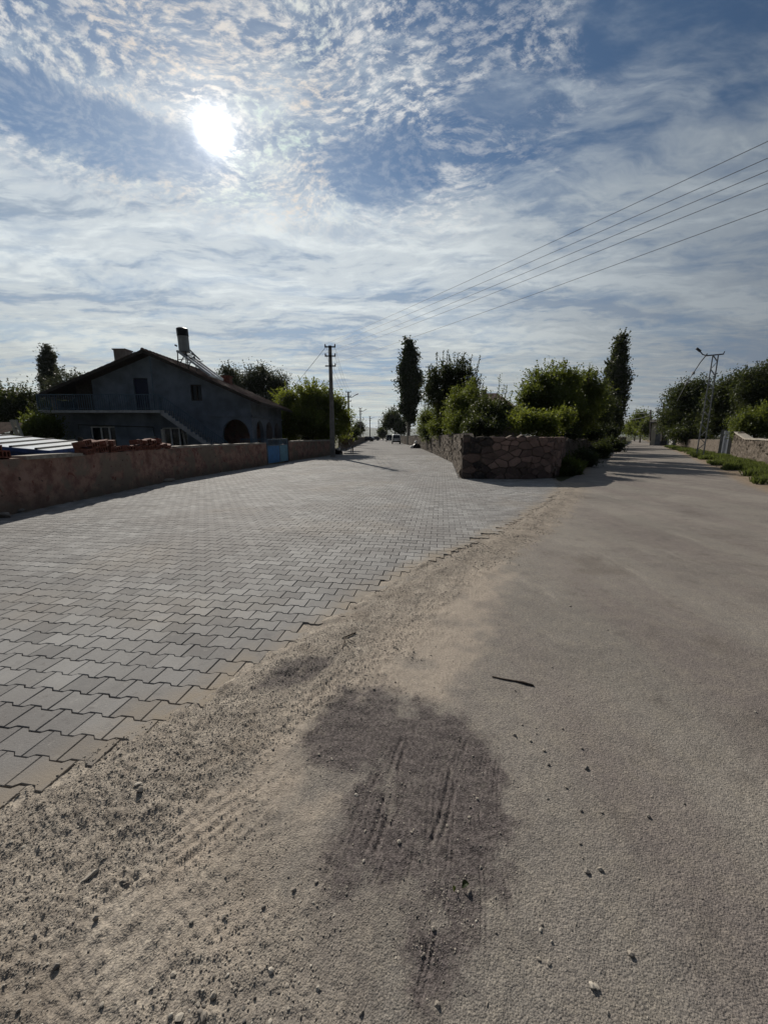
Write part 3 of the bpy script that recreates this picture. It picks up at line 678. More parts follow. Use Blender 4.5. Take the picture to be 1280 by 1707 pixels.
# end post of the wall
# second red wall past the gate
root = empty('plaster_wall', (-5.3, 28.5, 0), 'short dull red wall between the blue gate and the concrete pole', 'wall')
V, F = wall_strip([(-6.25, 25.0), (-4.75, 31.5), (-4.6, 36)], [1.22, 1.2, 1.25], .25, rough=.01); mesh_obj('wall', V, F, M_redwall, root)
V, F = wall_strip([(-6.2, 25.1), (-4.72, 31.5), (-4.57, 36)], 1.30, .3, z0=1.2, rough=.008); mesh_obj('coping', V, F, M_coping, root); hang(root)
V, F = wall_strip([(-4.9, 44), (-5.0, 60), (-5.6, 110), (-7., 190)], [1.3, 1.3, 1.3, 1.3], .25, rough=.03, seg=1.5)
tag(mesh_obj('garden_wall', V, F, M_mortar), 'low grey wall running down the left side of the far street', 'wall')

# stone wall at the fork: rubble wing along the street, coursed stones facing us, rendered wing along the road
root = empty('stone_wall', (3.2, 15, 0), 'rough stone wall turning the corner at the fork of the two roads', 'wall')
V, F = wall_strip(WST, [1.62, 1.62, 1.6, 1.6, 1.6, 1.5, 1.5], .45, seg=.16, rough=.06, side=-1, nz=14); mesh_obj('rubble_wing', V, F, M_mortar, root)
V, F = wall_strip(WRT, [1.60, 1.58, 1.56, 1.5, 1.42, 1.3, 1.3, 1.3, 1.3, 1.3], .40, seg=.2, rough=.04, nz=12); mesh_obj('road_wing', V, F, M_mortar, root)
def clip_poly(P, nx, ny, c):
    """keep the part with nx*x+ny*y <= c"""
    out = []
    for i in range(len(P)):
        a, b = P[i], P[(i+1) % len(P)]; da, db = nx*a[0]+ny*a[1]-c, nx*b[0]+ny*b[1]-c
        if da <= 0: out.append(a)
        if (da < 0) != (db < 0) and abs(da-db) > 1e-9: t = da/(da-db); out.append((a[0]+(b[0]-a[0])*t, a[1]+(b[1]-a[1])*t))
    return out
def stones_on(pl, h, z0=.0, until=99, proud=.06):
    P = np.array(pl, float); d = np.r_[0, np.cumsum(np.hypot(*np.diff(P, axis=0).T))]; Lw = min(d[-1], until); V = []; F = []; T = []
    pts = []; tries = 0
    while tries < 6000:
        tries += 1; q = (rng.uniform(0, Lw), rng.uniform(z0, h)); rad = .11+.30*vnoise(np.array(q[0]*1.7+3), np.array(q[1]*2.4))
        if all(((q[0]-p[0])*.72)**2+((q[1]-p[1])*1.15)**2 > ((rad+p[2])*.52)**2 for p in pts): pts.append((q[0], q[1], float(rad)))
    def world(s_, z, o_):
        s_ = min(max(s_, 0.), d[-1]-.001); x = np.interp(s_, d, P[:, 0]); y = np.interp(s_, d, P[:, 1]); e = .12
        x1, y1 = np.interp(s_-e, d, P[:, 0]), np.interp(s_-e, d, P[:, 1]); x2, y2 = np.interp(s_+e, d, P[:, 0]), np.interp(s_+e, d, P[:, 1]); L = math.hypot(x2-x1, y2-y1)
        return (x+(y2-y1)/L*o_, y-(x2-x1)/L*o_, z)
    for i, p in enumerate(pts):
        poly = [(0, z0), (Lw, z0), (Lw, h), (0, h)]
        for j, q in enumerate(pts):
            if i == j or abs(q[0]-p[0]) > 1.2: continue
            # stretched metric so that stones lie flat
            ax, ay = .72**2, 1.15**2; nx, ny = (q[0]-p[0])*ax*2, (q[1]-p[1])*ay*2; c = ax*(q[0]**2-p[0]**2)+ay*(q[1]**2-p[1]**2)
            poly = clip_poly(poly, nx, ny, c)
            if len(poly) < 3: break
        if len(poly) < 3: continue
        # split long edges so the outline can be worn round
        Q = []
        for k_ in range(len(poly)):
            a_, b_ = poly[k_], poly[(k_+1) % len(poly)]; m_ = max(1, int(math.hypot(b_[0]-a_[0], b_[1]-a_[1])/.07))
            for t_ in range(m_): Q.append((a_[0]+(b_[0]-a_[0])*t_/m_, a_[1]+(b_[1]-a_[1])*t_/m_))
        Q = np.array(Q); c = Q.mean(0); r_ = np.hypot(*(Q-c).T); Qs = (np.roll(Q, 1, 0)+Q*6+np.roll(Q, -1, 0))/8+rng.normal(0, .004, Q.shape); n = len(Q); base = len(V)
        kk = 1-.011/np.maximum(r_, .03); pr = proud*rng.uniform(.5, 1.35); tn = float(np.clip(rng.normal(.10+.62*sstep(np.array(p[0]), .55, 1.5), .22), 0, 1)*(.5 if p[1] < .3 else 1.)); tx_, ty_ = rng.normal(0, .06, 2)
        for ring, (k2, o_) in enumerate(((1., -.05), (.985, pr*.6), (.93, pr*.95), (.5, pr))):
            for (x_, z_), kq in zip(Qs, kk):
                xx, zz = c[0]+(x_-c[0])*kq*k2, c[1]+(z_-c[1])*kq*k2; oo = o_+(0 if ring == 0 else rng.normal(0, .0045)+(xx-c[0])*tx_+(zz-c[1])*ty_); V.append(world(xx, zz, oo)); T.append(tn)
        V.append(world(c[0], c[1], pr)); T.append(tn)
        for ring in range(3): F += [(base+ring*n+k_, base+ring*n+(k_+1) % n, base+(ring+1)*n+(k_+1) % n, base+(ring+1)*n+k_) for k_ in range(n)]
        F += [(base+3*n+k_, base+3*n+(k_+1) % n, base+4*n) for k_ in range(n)]
    return V, F, T
V, F, T = stones_on(WRT, 1.57, until=7.)
o = mesh_obj('facing_stones', V, F, M_stone, root, attrs=dict(tint=T)); tag(o, 'dark basalt to the left, pinkish stones to the right')
hang(root)

# right hand walls and gate
root = empty('stone_wall', (18, 20, 0), 'grey rubble wall with pale coping behind the grass at the right edge', 'wall')
RW = [(11.5, 5.), (14.6, 12.5), (19.3, 19.2), (23.0, 24.9), (25.2, 28.3)]
V, F = wall_strip(RW, [1.28, 1.32, 1.36, 1.38, 1.9], .35, rough=.07, side=-1, seg=.16, nz=12); mesh_obj('wall', V, F, M_mortar, root)
V, F = wall_strip([(x-.05, y+.03) for x, y in RW], [1.37, 1.41, 1.45, 1.47, 2.0], .45, z0=[1.29, 1.33, 1.37, 1.39, 1.91], rough=.008, side=-1, seg=.5); mesh_obj('coping', V, F, M_coping, root); hang(root)
root = empty('metal_gate', (25.9, 29.4, 0), 'dark slate metal gate between the two rubble walls on the right', 'gate')
m = MB(); m.beam((25.45, 28.7, 1.0), (26.55, 30.6, 1.0), .05, 2.0); m.build('panel', M_gateD, root)
for p in ((25.32, 28.5), (26.7, 30.85)): MB().box((p[0]-.12, p[1]-.12, -.05), (p[0]+.12, p[1]+.12, 2.1), .5).build('post', M_conc, root)
hang(root)
V, F = wall_strip([(26.8, 31.1), (31.5, 38.5), (36.5, 47), (41.5, 55.5)], [1.3, 1.25, 1.2, 1.2], .35, rough=.03, side=-1)
tag(mesh_obj('stone_wall', V, F, M_mortar), 'low brown rubble wall behind the lattice pole', 'wall')
V, F = wall_strip([(42.5, 57.5), (50, 69)], [1.8, 1.8], .15, rough=.005, side=-1)
tag(mesh_obj('panel_wall', V, F, M_greyr), 'plain pale grey panel wall beside the far roadside building', 'wall')

# ------------------------------------------------------------------ house on the left
def grid_wall(m, fn, a0, a1, z0, ztop, t, holes, step=None):
    """ztop(a) gives the top; holes = (a0, a1, zlo(a), zhi(a))"""
    cuts = {a0, a1}
    for h in holes:
        cuts |= {h[0], h[1]}
        if h[4]: cuts |= set(np.linspace(h[0], h[1], 17))
    cuts |= set(step or ())
    cuts = sorted(c for c in cuts if a0-1e-6 <= c <= a1+1e-6)
    for a, b in zip(cuts[:-1], cuts[1:]):
        mid = (a+b)/2; iv = sorted([h for h in holes if h[0] < mid < h[1]], key=lambda h: h[2]); lo = (z0, z0)
        for h in iv:
            if h[2] > lo[0]+.001: m.prism([(a, lo[0]), (b, lo[1]), (b, h[2]), (a, h[2])], fn, t)
            lo = (h[3](a), h[3](b))
        m.prism([(a, lo[0]), (b, lo[1]), (b, ztop(b)), (a, ztop(a))], fn, t)
def rect(a0, a1, z0, z1): return (a0, a1, z0, lambda a: z1, False)
def arch(a0, a1, zs, zsp, ztop_):
    c = (a0+a1)/2; r = (a1-a0)/2
    return (a0, a1, zs, lambda a: zsp+(ztop_-zsp)*math.sqrt(max(0, 1-((a-c)/r)**2)), True)

HY = 26.
root = empty('two_storey_house', (-15, HY, 0), 'blue grey gabled house with balcony, outside staircase and arches behind the red wall', 'house')
RX, RZ = -14.95, 6.82; ELX, ELZ = -21.95, 4.16; ERX, ERZ = -7.85, 3.70
ztop = lambda x: (RZ-(RX-x)*(RZ-ELZ)/(RX-ELX) if x < RX else RZ-(x-RX)*(RZ-ERZ)/(ERX-RX))-.18
front = lambda a, z, d: (a, HY+d, z)
X = lambda u, v=700: at(u, v, HY).x
Zp = lambda v, u=250: at(u, v, HY).z
SL = 3.20      # balcony floor
m = MB()
W1 = rect(X(148), X(190), Zp(746), Zp(711)); W2 = rect(X(268), X(310), .0, Zp(713)); AR = arch(X(369), X(415), 0., Zp(727), Zp(699))
grid_wall(m, front, -21.6, -8.72, -.1, lambda x: min(SL-.16, ztop(x)), .25, [W1, W2, AR])
m.build('lower_wall', M_house, root)
m = MB(); D1 = rect(X(224, 650), X(248, 650), SL, Zp(630)); W3 = rect(X(318, 650), X(336, 650), Zp(668, 327), Zp(641, 327))
grid_wall(m, front, -18.9, -8.72, SL-.16, ztop, .25, [D1, W3], [RX])
m.build('upper_wall', M_house, root)
# recessed porch at the upper left
m = MB(); D2 = rect(X(160, 650), X(182, 650), SL, Zp(637, 170))
grid_wall(m, lambda a, z, d: (a, HY+1.6+d, z), -21.6, -18.9, SL-.16, ztop, .2, [])
m.box((-19.0, HY+.26, SL-.1), (-18.8, HY+1.6, 4.9)); m.build('porch_wall', M_house, root)
MB().box((-21.75, HY-.05, SL), (-21.5, HY+.2, 4.10)).build('porch_post', M_coping, root)
MB().box((-19.95, HY-.03-.9+.9, SL+.0), (-19.0, HY+.12, 4.95)).build('porch_door', M_eave, root)
# side wall with two small arches
m = MB(); side = lambda a, z, d: (-8.72-d, a, z)
grid_wall(m, side, HY+.25, 33.4, -.1, lambda a: 3.9, .25, [arch(HY+.9, HY+2.5, 0., 1.9, 2.65), arch(HY+3.1, HY+4.7, 0., 1.9, 2.65), arch(HY+5.3, HY+6.8, 0., 1.9, 2.65)])
m.build('side_wall', M_house, root)
m = MB(); m.box((-21.6, 33.4, -.1), (-8.72, 33.6, 3.9)); m.box((-21.6, HY+.26, -.1), (-21.4, 33.4, 3.9)); m.box((-12.9, HY+.26, -.1), (-12.7, 33.3, 3.1)); m.build('inner_walls', M_house, root)
# ledge above the arches, loggia back wall
m = MB(); m.box((X(345), HY-.09, 2.86), (-8.62, HY-.002, 2.98)); m.box((-8.72+.002, HY-.09, 2.86), (-8.60, 33.4, 2.98)); m.build('ledge', M_house, root)
MB().box((-12.6, HY+2.6, -.1), (-8.98, HY+2.75, 3.3)).build('loggia_wall', M_redwall, root)
# balcony slab
MB().box((-21.75, HY-1.1, SL-.16), (X(268, 685)*.96, HY-.003, SL)).build('balcony_slab', M_slab, root)
# windows, doors
def window(a0, a1, z0, z1, y, mull, frm=M_white, name='window'):
    f = MB(); f.box((a0, y, z0), (a0+.07, y+.06, z1)); f.box((a1-.07, y, z0), (a1, y+.06, z1)); f.box((a0+.07, y, z0), (a1-.07, y+.06, z0+.07)); f.box((a0+.07, y, z1-.07), (a1-.07, y+.06, z1))
    for c in mull: f.box((a0+(a1-a0)*c-.04, y, z0+.07), (a0+(a1-a0)*c+.04, y+.06, z1-.07))
    w = f.build(name, frm, root); MB().box((a0+.01, y+.065, z0+.01), (a1-.01, y+.08, z1-.01)).build('pane', M_glass, w); return w
window(W1[0], W1[1], Zp(746), Zp(711), HY+.1, (.4, .72)); w = window(W3[0], W3[1], Zp(668, 327), Zp(641, 327), HY+.1, (.5,), M_eave)
window(W2[0], W2[1], .02, Zp(713), HY+.1, (.33, .66))
MB().box((D1[0]+.02, HY+.12, SL+.01), (D1[1]-.02, HY+.17, Zp(630)-.02)).build('door', M_navy, root)
# railings
def railing(name, p, q, h=.95, step=.14):
    p, q = Vector(p), Vector(q); n = int((q-p).length/step); m = MB(); up = Vector((0, 0, h))
    m.beam(p+up, q+up, .045); m.beam(p+Vector((0, 0, .12)), q+Vector((0, 0, .12)), .03)
    for i in range(n+1):
        a = p.lerp(q, i/n); m.beam(a+Vector((0, 0, .0)), a+up, .03 if i % 8 else .05)
    return m.build(name, M_rail, root)
railing('balcony_railing', (-21.7, HY-1.05, SL), (X(270, 685)*.96, HY-1.05, SL))
railing('balcony_railing', (-21.7, HY-1.0, SL), (-21.7, HY-.1, SL))
# staircase descending to the right
st = MB(); sx0, sx1 = X(268, 685)*.96, X(352, 742)*.96; zb = .2; sx1 = sx0+(sx1-sx0)*(SL-zb)/(SL-1.0); n = 18
for i in range(n):
    a = sx0+(sx1-sx0)*i/n; b = sx0+(sx1-sx0)*(i+1)/n; z = SL-(SL-zb)*i/n; z2 = SL-(SL-zb)*(i+1)/n
    st.hexa([(a, HY-1.05, z-.28), (b, HY-1.05, z2-.28), (b, HY-.003, z2-.28), (a, HY-.003, z-.28), (a, HY-1.05, z-.0), (b, HY-1.05, z-.0), (b, HY-.003, z), (a, HY-.003, z)])
st.build('staircase', M_slab, root); railing('stair_railing', (sx0, HY-1.03, SL-.02), (sx1, HY-1.03, zb), 1.0)
MB().tube([(X(269, 640), HY-1.0, SL-.1), (X(267, 612), HY-1.0, ztop(X(267, 612))-.02)], .035, 8).build('drain_pipe', M_rail, root)
MB().tube([(X(131), HY-.06, Zp(716, 131)), (X(131), HY-.06, Zp(708, 131)), (X(255), HY-.06, Zp(712, 255)), (X(257), HY-.06, Zp(740, 257))], .03, 6).build('gas_pipe', M_steel, root)
MB().box((X(250), HY-.12, Zp(741)), (X(258), HY-.003, Zp(727))).build('meter_box', M_tank, root)
# roof: corrugated tile rows
def roof_slope(name, xa, za, xb, zb_, y0, y1, up=.0, wave=.21, amp=.028, rows=16, parent=None, mt=None):
    ny = int((y1-y0)/(wave/4)); V = []; F = []; nr = rows*2
    for r_ in range(nr+1):
        i = (r_+1)//2; t = i/rows; step = .03*(r_ % 2 == 0)
        x = xa+(xb-xa)*t; z = za+(zb_-za)*t+step
        for k_ in range(ny+1):
            y = y0+(y1-y0)*k_/ny; V.append((x, y, z+amp*math.cos(k_/4*2*math.pi)+rng.normal(0, .004)))
    for r_ in range(nr):
        for k_ in range(ny): a = r_*(ny+1)+k_; F.append((a, a+1, a+ny+2, a+ny+1))
    MB().add([(x, y, z) for (x, z) in ((xa, za-.10), (xb, zb_-.10)) for y in (y0, y1)], [(0, 1, 3, 2)]).build('soffit', M_eave, parent)
    return mesh_obj(name, V, F, mt or M_tile, parent)
YF, YB = HY-.75, 34.6
rf = roof_slope('roof', RX, RZ+.02, ERX, ERZ, YF, YB, parent=root); roof_slope('roof', RX, RZ+.02, ELX, ELZ, YF, YB, parent=root)
m = MB()
for (xa, za, xb, zb_) in ((RX, RZ, ERX, ERZ), (RX, RZ, ELX, ELZ)):
    m.hexa([(xa, YF-.03, za-.16), (xb, YF-.03, zb_-.16), (xb, YF, zb_-.16), (xa, YF, za-.16), (xa, YF-.03, za+.03), (xb, YF-.03, zb_+.03), (xb, YF, zb_+.03), (xa, YF, za+.03)])
m.hexa([(ERX, YF, ERZ-.15), (ERX+.04, YF, ERZ-.15), (ERX+.04, YB, ERZ-.15), (ERX, YB, ERZ-.15), (ERX, YF, ERZ+.02), (ERX+.04, YF, ERZ+.02), (ERX+.04, YB, ERZ+.02), (ERX, YB, ERZ+.02)])
m.build('bargeboard', M_eave, root)
m = MB()
for i in range(24): y = YF+i*(YB-YF)/24; m.tube([(RX, y, RZ+.05), (RX, y+(YB-YF)/24*1.05, RZ+.03)], [.11, .09], 8)
m.build('ridge_tiles', M_tile, root)
c = MB(); p = at(206, 592, 29.5); c.box((p.x-.42, 29.1, p.z-1.0), (p.x+.42, 29.9, p.z+.28)); c.box((p.x-.48, 29.04, p.z+.28), (p.x+.48, 29.96, p.z+.36)); c.build('chimney', M_greyr, root)
c = MB(); p = at(379, 636, 31.5); c.box((p.x-.28, 31.2, p.z-1.2), (p.x+.28, 31.8, p.z+.32)); c.box((p.x-.34, 31.14, p.z+.32), (p.x+.34, 31.86, p.z+.40)); c.build('chimney', M_brick, root)
hang(root)

# solar water heater on the roof
YS = 27.2; g0 = at(309, 588, YS)
root = empty('solar_water_heater', (g0.x, YS, ztop(g0.x)+.2), 'upright grey tank with black top and tilted solar panels on the house roof', 'water heater')
r0 = .34; zt = at(308, 547, YS).z; zm = at(308, 561, YS).z
MB().tube([(g0.x-.03, YS, g0.z), (g0.x-.05, YS, zm)], r0, 24).build('tank', M_tank, root, False)
MB().tube([(g0.x-.05, YS, zm), (g0.x-.06, YS, zt-.05), (g0.x-.06, YS, zt)], [r0+.02, r0+.02, r0-.06], 24).build('tank_cap', M_black, root)
pe = at(361, 631, YS)
for dy in (-1.05, .05):
    m = MB(); a = Vector((g0.x-.0, YS+dy, g0.z-.12)); b = Vector((pe.x, YS+dy, pe.z+.05)); m.beam(a+Vector((0, .5, 0)), b+Vector((0, .5, 0)), .98, .09, up=(0, 1, 0) if False else (0, 0, 1)); pn = m.build('solar_panel', M_panel, root)
    f = MB()
    for e in (.0, 1.0): f.beam(a+Vector((.02, e, .02)), b+Vector((.02, e, .02)), .05, .13)
    f.beam(a, a+Vector((0, 1.0, 0)), .1, .12); f.beam(b, b+Vector((0, 1., 0)), .1, .12); f.build('panel_frame', M_metal, pn)
m = MB(); zr = lambda x: ztop(x)+.2
for dy in (-.55, .55):
    for xo in (-.28, .42): m.beam((g0.x+xo, YS+dy, zr(g0.x+xo)), (g0.x+xo*.8, YS+dy, g0.z-.02), .05)
    m.beam((g0.x-.28, YS+dy, zr(g0.x)-.02), (g0.x+.33, YS+dy, g0.z-.1), .045); m.beam((g0.x-.25, YS+dy, g0.z-.03), (g0.x+.35, YS+dy, g0.z-.03), .05)
    m.beam((g0.x-.28, YS+dy, g0.z-.55), (g0.x+.9, YS+dy, g0.z-.42), .04)
for xo in (-.25, .35): m.beam((g0.x+xo, YS-.6, g0.z-.02), (g0.x+xo, YS+.6, g0.z-.02), .05)
m.build('stand', M_steel, root)
MB().tube([(g0.x-.35, YS-.3, g0.z+.35), (g0.x-.48, YS-.3, g0.z+.42)], .05, 8).build('valve', M_steel, root)
MB().tube([(g0.x+.2, YS+.2, g0.z+.25), (g0.x+.55, YS+.2, g0.z-.12), (g0.x+.85, YS+.2, g0.z-.4)], .045, 8).build('pipe', M_steel, root)
hang(root)

# planks leaning at the lower doorway
for i, (u0, v0, u1, v1, lb) in enumerate([(276, 742, 272, 716, 'thick pale round post standing in front of the lower house doorway'), (314, 743, 304, 717, 'pale plank leaning at a slant against the house by the stairs')]):
    p, q = at(u0, 748, 25.0), at(u1, v1, 25.3 if i else 25.0); p.z = 0
    (MB().tube([p, q], [.13, .12], 10) if i == 0 else MB().beam(p, q, .12, .03)).build('wooden_post' if i == 0 else 'plank', M_palewood); tag(bpy.context.scene.collection.objects[-1], lb, 'post' if i == 0 else 'plank')

# shed roof of white sheets left of the house
A_, B_, C_ = at(82, 751, 11.6), at(180, 740, 17.2), at(0, 724, 17.6)
nrm = (B_-A_).cross(C_-A_).normalized()
def onplane(u, v):
    e = Vector((0, 0, EYE)); d = at(u, v, 10.)-e; return e+d*((A_-e).dot(nrm)/d.dot(nrm))
D_ = onplane(-60, 737); E_ = C_+(C_-B_)*.6
root = empty('shed', (A_.x-2, 14, 0), 'low shed with ribbed white sheet roof and blue tarpaulin behind the red wall', 'shed')
m = MB(); dn = Vector((0, 0, -.05)); P_ = [A_, B_, E_, A_+(E_-B_)*.75+Vector((0, -.4, 0))]
P_[3] = P_[3]-nrm*((P_[3]-A_).dot(nrm)); m.hexa([p+dn for p in P_]+P_); m.build('roof', M_roofsheet, root)
m = MB()
for i in range(15):
    t = i/14; a = P_[0].lerp(P_[3], 0)+(P_[1]-P_[0])*t; b = P_[3]+(P_[2]-P_[3])*t; n_ = nrm if nrm.z > 0 else -nrm
    pass
n_ = nrm if nrm.z > 0 else -nrm
for i in range(8):
    t = (i+.5)/8; m.beam(P_[0].lerp(P_[3], t)+n_*.02, P_[1].lerp(P_[2], t)+n_*.02, .07, .06)
m.build('ribs', M_steel, root)
m = MB(); q = [p+Vector((0, 0, -.06)) for p in P_]
m.beam(q[0], q[1], .06, .12); m.beam(q[0], q[3], .06, .12); m.build('fascia', M_tarp, root)
m = MB(); cA, cB, cD = [Vector((p.x-.15, p.y+.15, 0)) for p in (P_[0], P_[1], P_[3])]
for a, b, ha, hb in ((cA, cB, q[0].z, q[1].z), (cA, cD, q[0].z, q[3].z)):
    n = 30; V = []
    for i in range(n+1):
        t = i/n; p = a.lerp(b, t); w = .04*math.sin(i*1.9)+.02*math.sin(i*4.1); V += [(p.x+w, p.y+w, 0), (p.x+w*.3, p.y+w*.3, ha+(hb-ha)*t-.03)]
    m.add(V, [(2*i, 2*i+2, 2*i+3, 2*i+1) for i in range(n)])
m.build('tarpaulin', M_tarp, root); hang(root)
p = at(137, 757, 11.9); o = MB().beam((p.x, 11.9, 0), (at(134, 729, 11.9).x, 11.9, at(134, 729, 11.9).z), .09).build('fence_post', M_eave); tag(o, 'single dark wooden post rising above the red wall by the shed', 'post')

# far tiled roof beyond the shed
root = empty('outbuilding', (at(0, 705, 24).x-2, 24, 0), 'low outbuilding with red clay tiles at the far left edge', 'building')
a, b = at(-60, 697, 25), at(24, 707, 25)
m = MB(); V = []; F = []
nx_ = 60
for r_ in range(7):
    for i in range(nx_+1): t = i/nx_; V.append((a.x+(b.x-a.x)*t, 24+r_*.45, 2.15+r_*.12+(.04 if i % 2 else 0)+(b.z-a.z)*t*.2-.35))
for r_ in range(6):
    for i in range(nx_): q_ = r_*(nx_+1)+i; F.append((q_, q_+1, q_+nx_+2, q_+nx_+1))
mesh_obj('roof', V, F, M_tile, root); MB().box((a.x, 24.3, -.05), (b.x-.2, 26.5, 1.78)).build('wall', M_greyr, root); hang(root)
o = MB().beam(at(32, 733, 20), at(20, 700, 20), .12).beam(at(38, 728, 20), at(27, 700, 20), .09).beam(at(24, 712, 20), at(33, 713, 20), .08).build('ladder', M_palewood); tag(o, 'slanting pink grey ladder end leaning over the shed roof', 'ladder')

# ------------------------------------------------------------------ bricks on the wall
def brick_proto():
    root = empty('hollow_brick', (0, 0, 0)); m = MB()
    L, W, H = .19, .135, .085
    # shell with three real holes through its length
    ys = [-W, -W+.03, -.045-.0, -.02, .02, .045, W-.03, W]; m.box((-L, -W, -H), (L, W, -H+.03)); m.box((-L, -W, H-.03), (L, W, H))
    for y0, y1 in ((-W, -W+.03), (-.06, -.03), (.03, .06), (W-.03, W)): m.box((-L+.001, y0, -H+.03), (L-.001, y1, H-.03))
    m.build('brick_body', M_brick, root); return root
bp = brick_proto(); first = True
spots = []
def wx(y): return float(np.interp(y, [p[1] for p in WLEFT], [p[0] for p in WLEFT]))-.13
for y in np.arange(10.25, 14.3, .30):
    for lv in range(2 if y < 11.2 or 12.2 < y < 13.8 else 1): spots.append((wx(y)+random.uniform(-.04, .04), y+random.uniform(-.05, .05), 1.13+(y-10)*.008+.09+lv*.175, random.uniform(-.5, .5), 'on the middle stretch of the red wall'))
for y in np.arange(5.2, 8.2, .36):
    for lv in range(1 if random.random() < .6 else 2): spots.append((wx(y)+random.uniform(-.05, .05), y+random.uniform(-.05, .05), 1.12+.09+lv*.175, random.uniform(-.7, .7), 'on the near left stretch of the red wall'))
for (x, y, z, a, lb) in spots:
    o = bp if first else copy_tree(bp); first = False
    o.location = (x, y, z); o.rotation_euler = (random.uniform(-.22, .22), random.uniform(-.2, .2), a); o.scale = [random.uniform(.7, 1.) for _ in range(3)]
    tag(o, 'red hollow brick heaped loosely '+lb, 'brick', 'hollow bricks heaped '+lb)
# rubble at the foot of the wall
for i, (u, v, s, lb) in enumerate([(8, 862, .16, 'flat dark stone slab at the wall foot by the left edge'), (12, 850, .20, 'largest dark rubble stone against the red wall'), (32, 853, .14, 'grey rubble stone between the slab and the wall'), (62, 846, .15, 'long flat grey stone at the right end of the rubble'), (40, 842, .15, 'dark rubble stone tucked in the wall corner shade'), (22, 838, .13, 'small rubble stone on top of the heap by the wall'), (281, 803, .22, 'flat brown stone lying against the middle of the red wall')]):
    one_stone(u, v, s, lb, 'rubble_stone', tint=random.uniform(.05, .4), ax=(1.2, .8, .45), rz=random.uniform(0, 3))

# ------------------------------------------------------------------ blue gate
root = empty('blue_gate', (-6.3, 23.4, 0), 'two leaf blue metal gate with open railing on top, beside the red wall', 'gate')
g0, g1 = Vector((-6.62, 22.1, 0)), Vector((-6.18, 24.9, 0)); dv = (g1-g0).normalized()
for i, (ta, tb, mt) in enumerate(((.0, .56, M_gateB), (.58, 1., M_gateL))):
    a, b = g0.lerp(g1, ta), g0.lerp(g1, tb); m = MB(); m.beam(a+Vector((0, 0, .55)), b+Vector((0, 0, .55)), .04, .98); lf = m.build('leaf', mt, root)
    f = MB(); f.beam(a+Vector((0, 0, 1.42)), b+Vector((0, 0, 1.42)), .05); f.beam(a+Vector((0, 0, 1.07)), b+Vector((0, 0, 1.07)), .06)
    for k_ in range(11): p = a.lerp(b, k_/10); f.beam(p+Vector((0, 0, .04)) if k_ in (0, 10) else p+Vector((0, 0, 1.07)), p+Vector((0, 0, 1.42)), .05 if k_ in (0, 10) else .022)
    f.build('frame', M_rail, lf)
MB().box((-6.42, 24.95, -.05), (-6.16, 25.2, 1.45)).build('gate_post', M_eave, root); hang(root)
root = empty('yard_fence', (-8.5, 24.2, 0), 'low blue barred fence in the yard behind the red wall end', 'fence')
m = MB(); a, b = at(401, 730, 24.3), at(449, 730, 24.3); a.z = b.z = 0
for z in (.5, 1.42): m.beam(a+Vector((0, 0, z)), b+Vector((0, 0, z)), .045)
for k_ in range(16): p = a.lerp(b, k_/15); m.beam(p, p+Vector((0, 0, 1.42)), .025)
m.build('bars', M_rail, root); hang(root)

# ------------------------------------------------------------------ poles
def conc_pole(lamp=False):
    root = empty('utility_pole', (0, 0, 0)); m = MB(); H = 8.15
    m.add([(sx*w/2, sy*w/2*.8, z) for z, w in ((-.3, .37), (H, .22)) for sx, sy in ((-1, -1), (1, -1), (1, 1), (-1, 1))], [(0, 3, 2, 1), (4, 5, 6, 7), (0, 1, 5, 4), (1, 2, 6, 5), (2, 3, 7, 6), (3, 0, 4, 7)])
    m.build('pole', M_conc, root)
    for z, w in ((H-.08, .40), (H-.72, .40), (H-1.42, .40)):
        m = MB(); m.beam((-w, 0, z), (w, 0, z), .09, .08); m.beam((-.1, 0, z-.02), (.1, 0, z-.02), .28, .12); arm = m.build('crossarm', M_steel, root)
        for s_ in (-1, 1):
            if z < H-1 and s_ < 0: continue
            i_ = MB(); i_.tube([(s_*(w-.04), 0, z+.04), (s_*(w-.04), 0, z+.07), (s_*(w-.04), 0, z+.12), (s_*(w-.04), 0, z+.2)], [.02, .055, .045, .03], 8)
            i_.build('insulator', M_ceram, arm)
    if lamp:
        m = MB(); m.tube([(.1, 0, H-.85), (.6, 0, H-.8), (.85, 0, H-.62), (1.15, 0, H-.45)], .045, 6); a = m.build('lamp_arm', M_steel, root)
        MB().beam((1.05, 0, H-.50), (1.5, 0, H-.32), .22, .12).build('lamp_head', M_metal, a)
    return root
P1 = conc_pole(); P1.location = (-3.98, 30.2, 0); tag(P1, 'nearest tall grey concrete pole with three short crossarms beside the red wall', 'utility pole', 'utility poles')
PO = copy_tree(P1); PO.location = (17.5, 4.5, 0); tag(PO, 'concrete pole at the right carrying the near end of the long wires', 'utility pole', 'utility poles')
P2 = conc_pole(True); P2.location = (-5.35, 60, 0); tag(P2, 'second concrete pole down the left street, lamp arm towards the street', 'utility pole', 'utility poles')
P3 = copy_tree(P2); P3.location = (-5.6, 94, 0); tag(P3, 'third concrete pole down the left street, smaller, with lamp arm', 'utility pole', 'utility poles')
P4 = copy_tree(P2); P4.location = (-4.7, 132, 0); tag(P4, 'thin far pole standing above the blue hill in the street gap', 'utility pole', 'utility poles')
P5 = copy_tree(P1); P5.location = (-2.1, 152, -.4); tag(P5, 'farthest plain pole near the small tree at the street end', 'utility pole', 'utility poles')

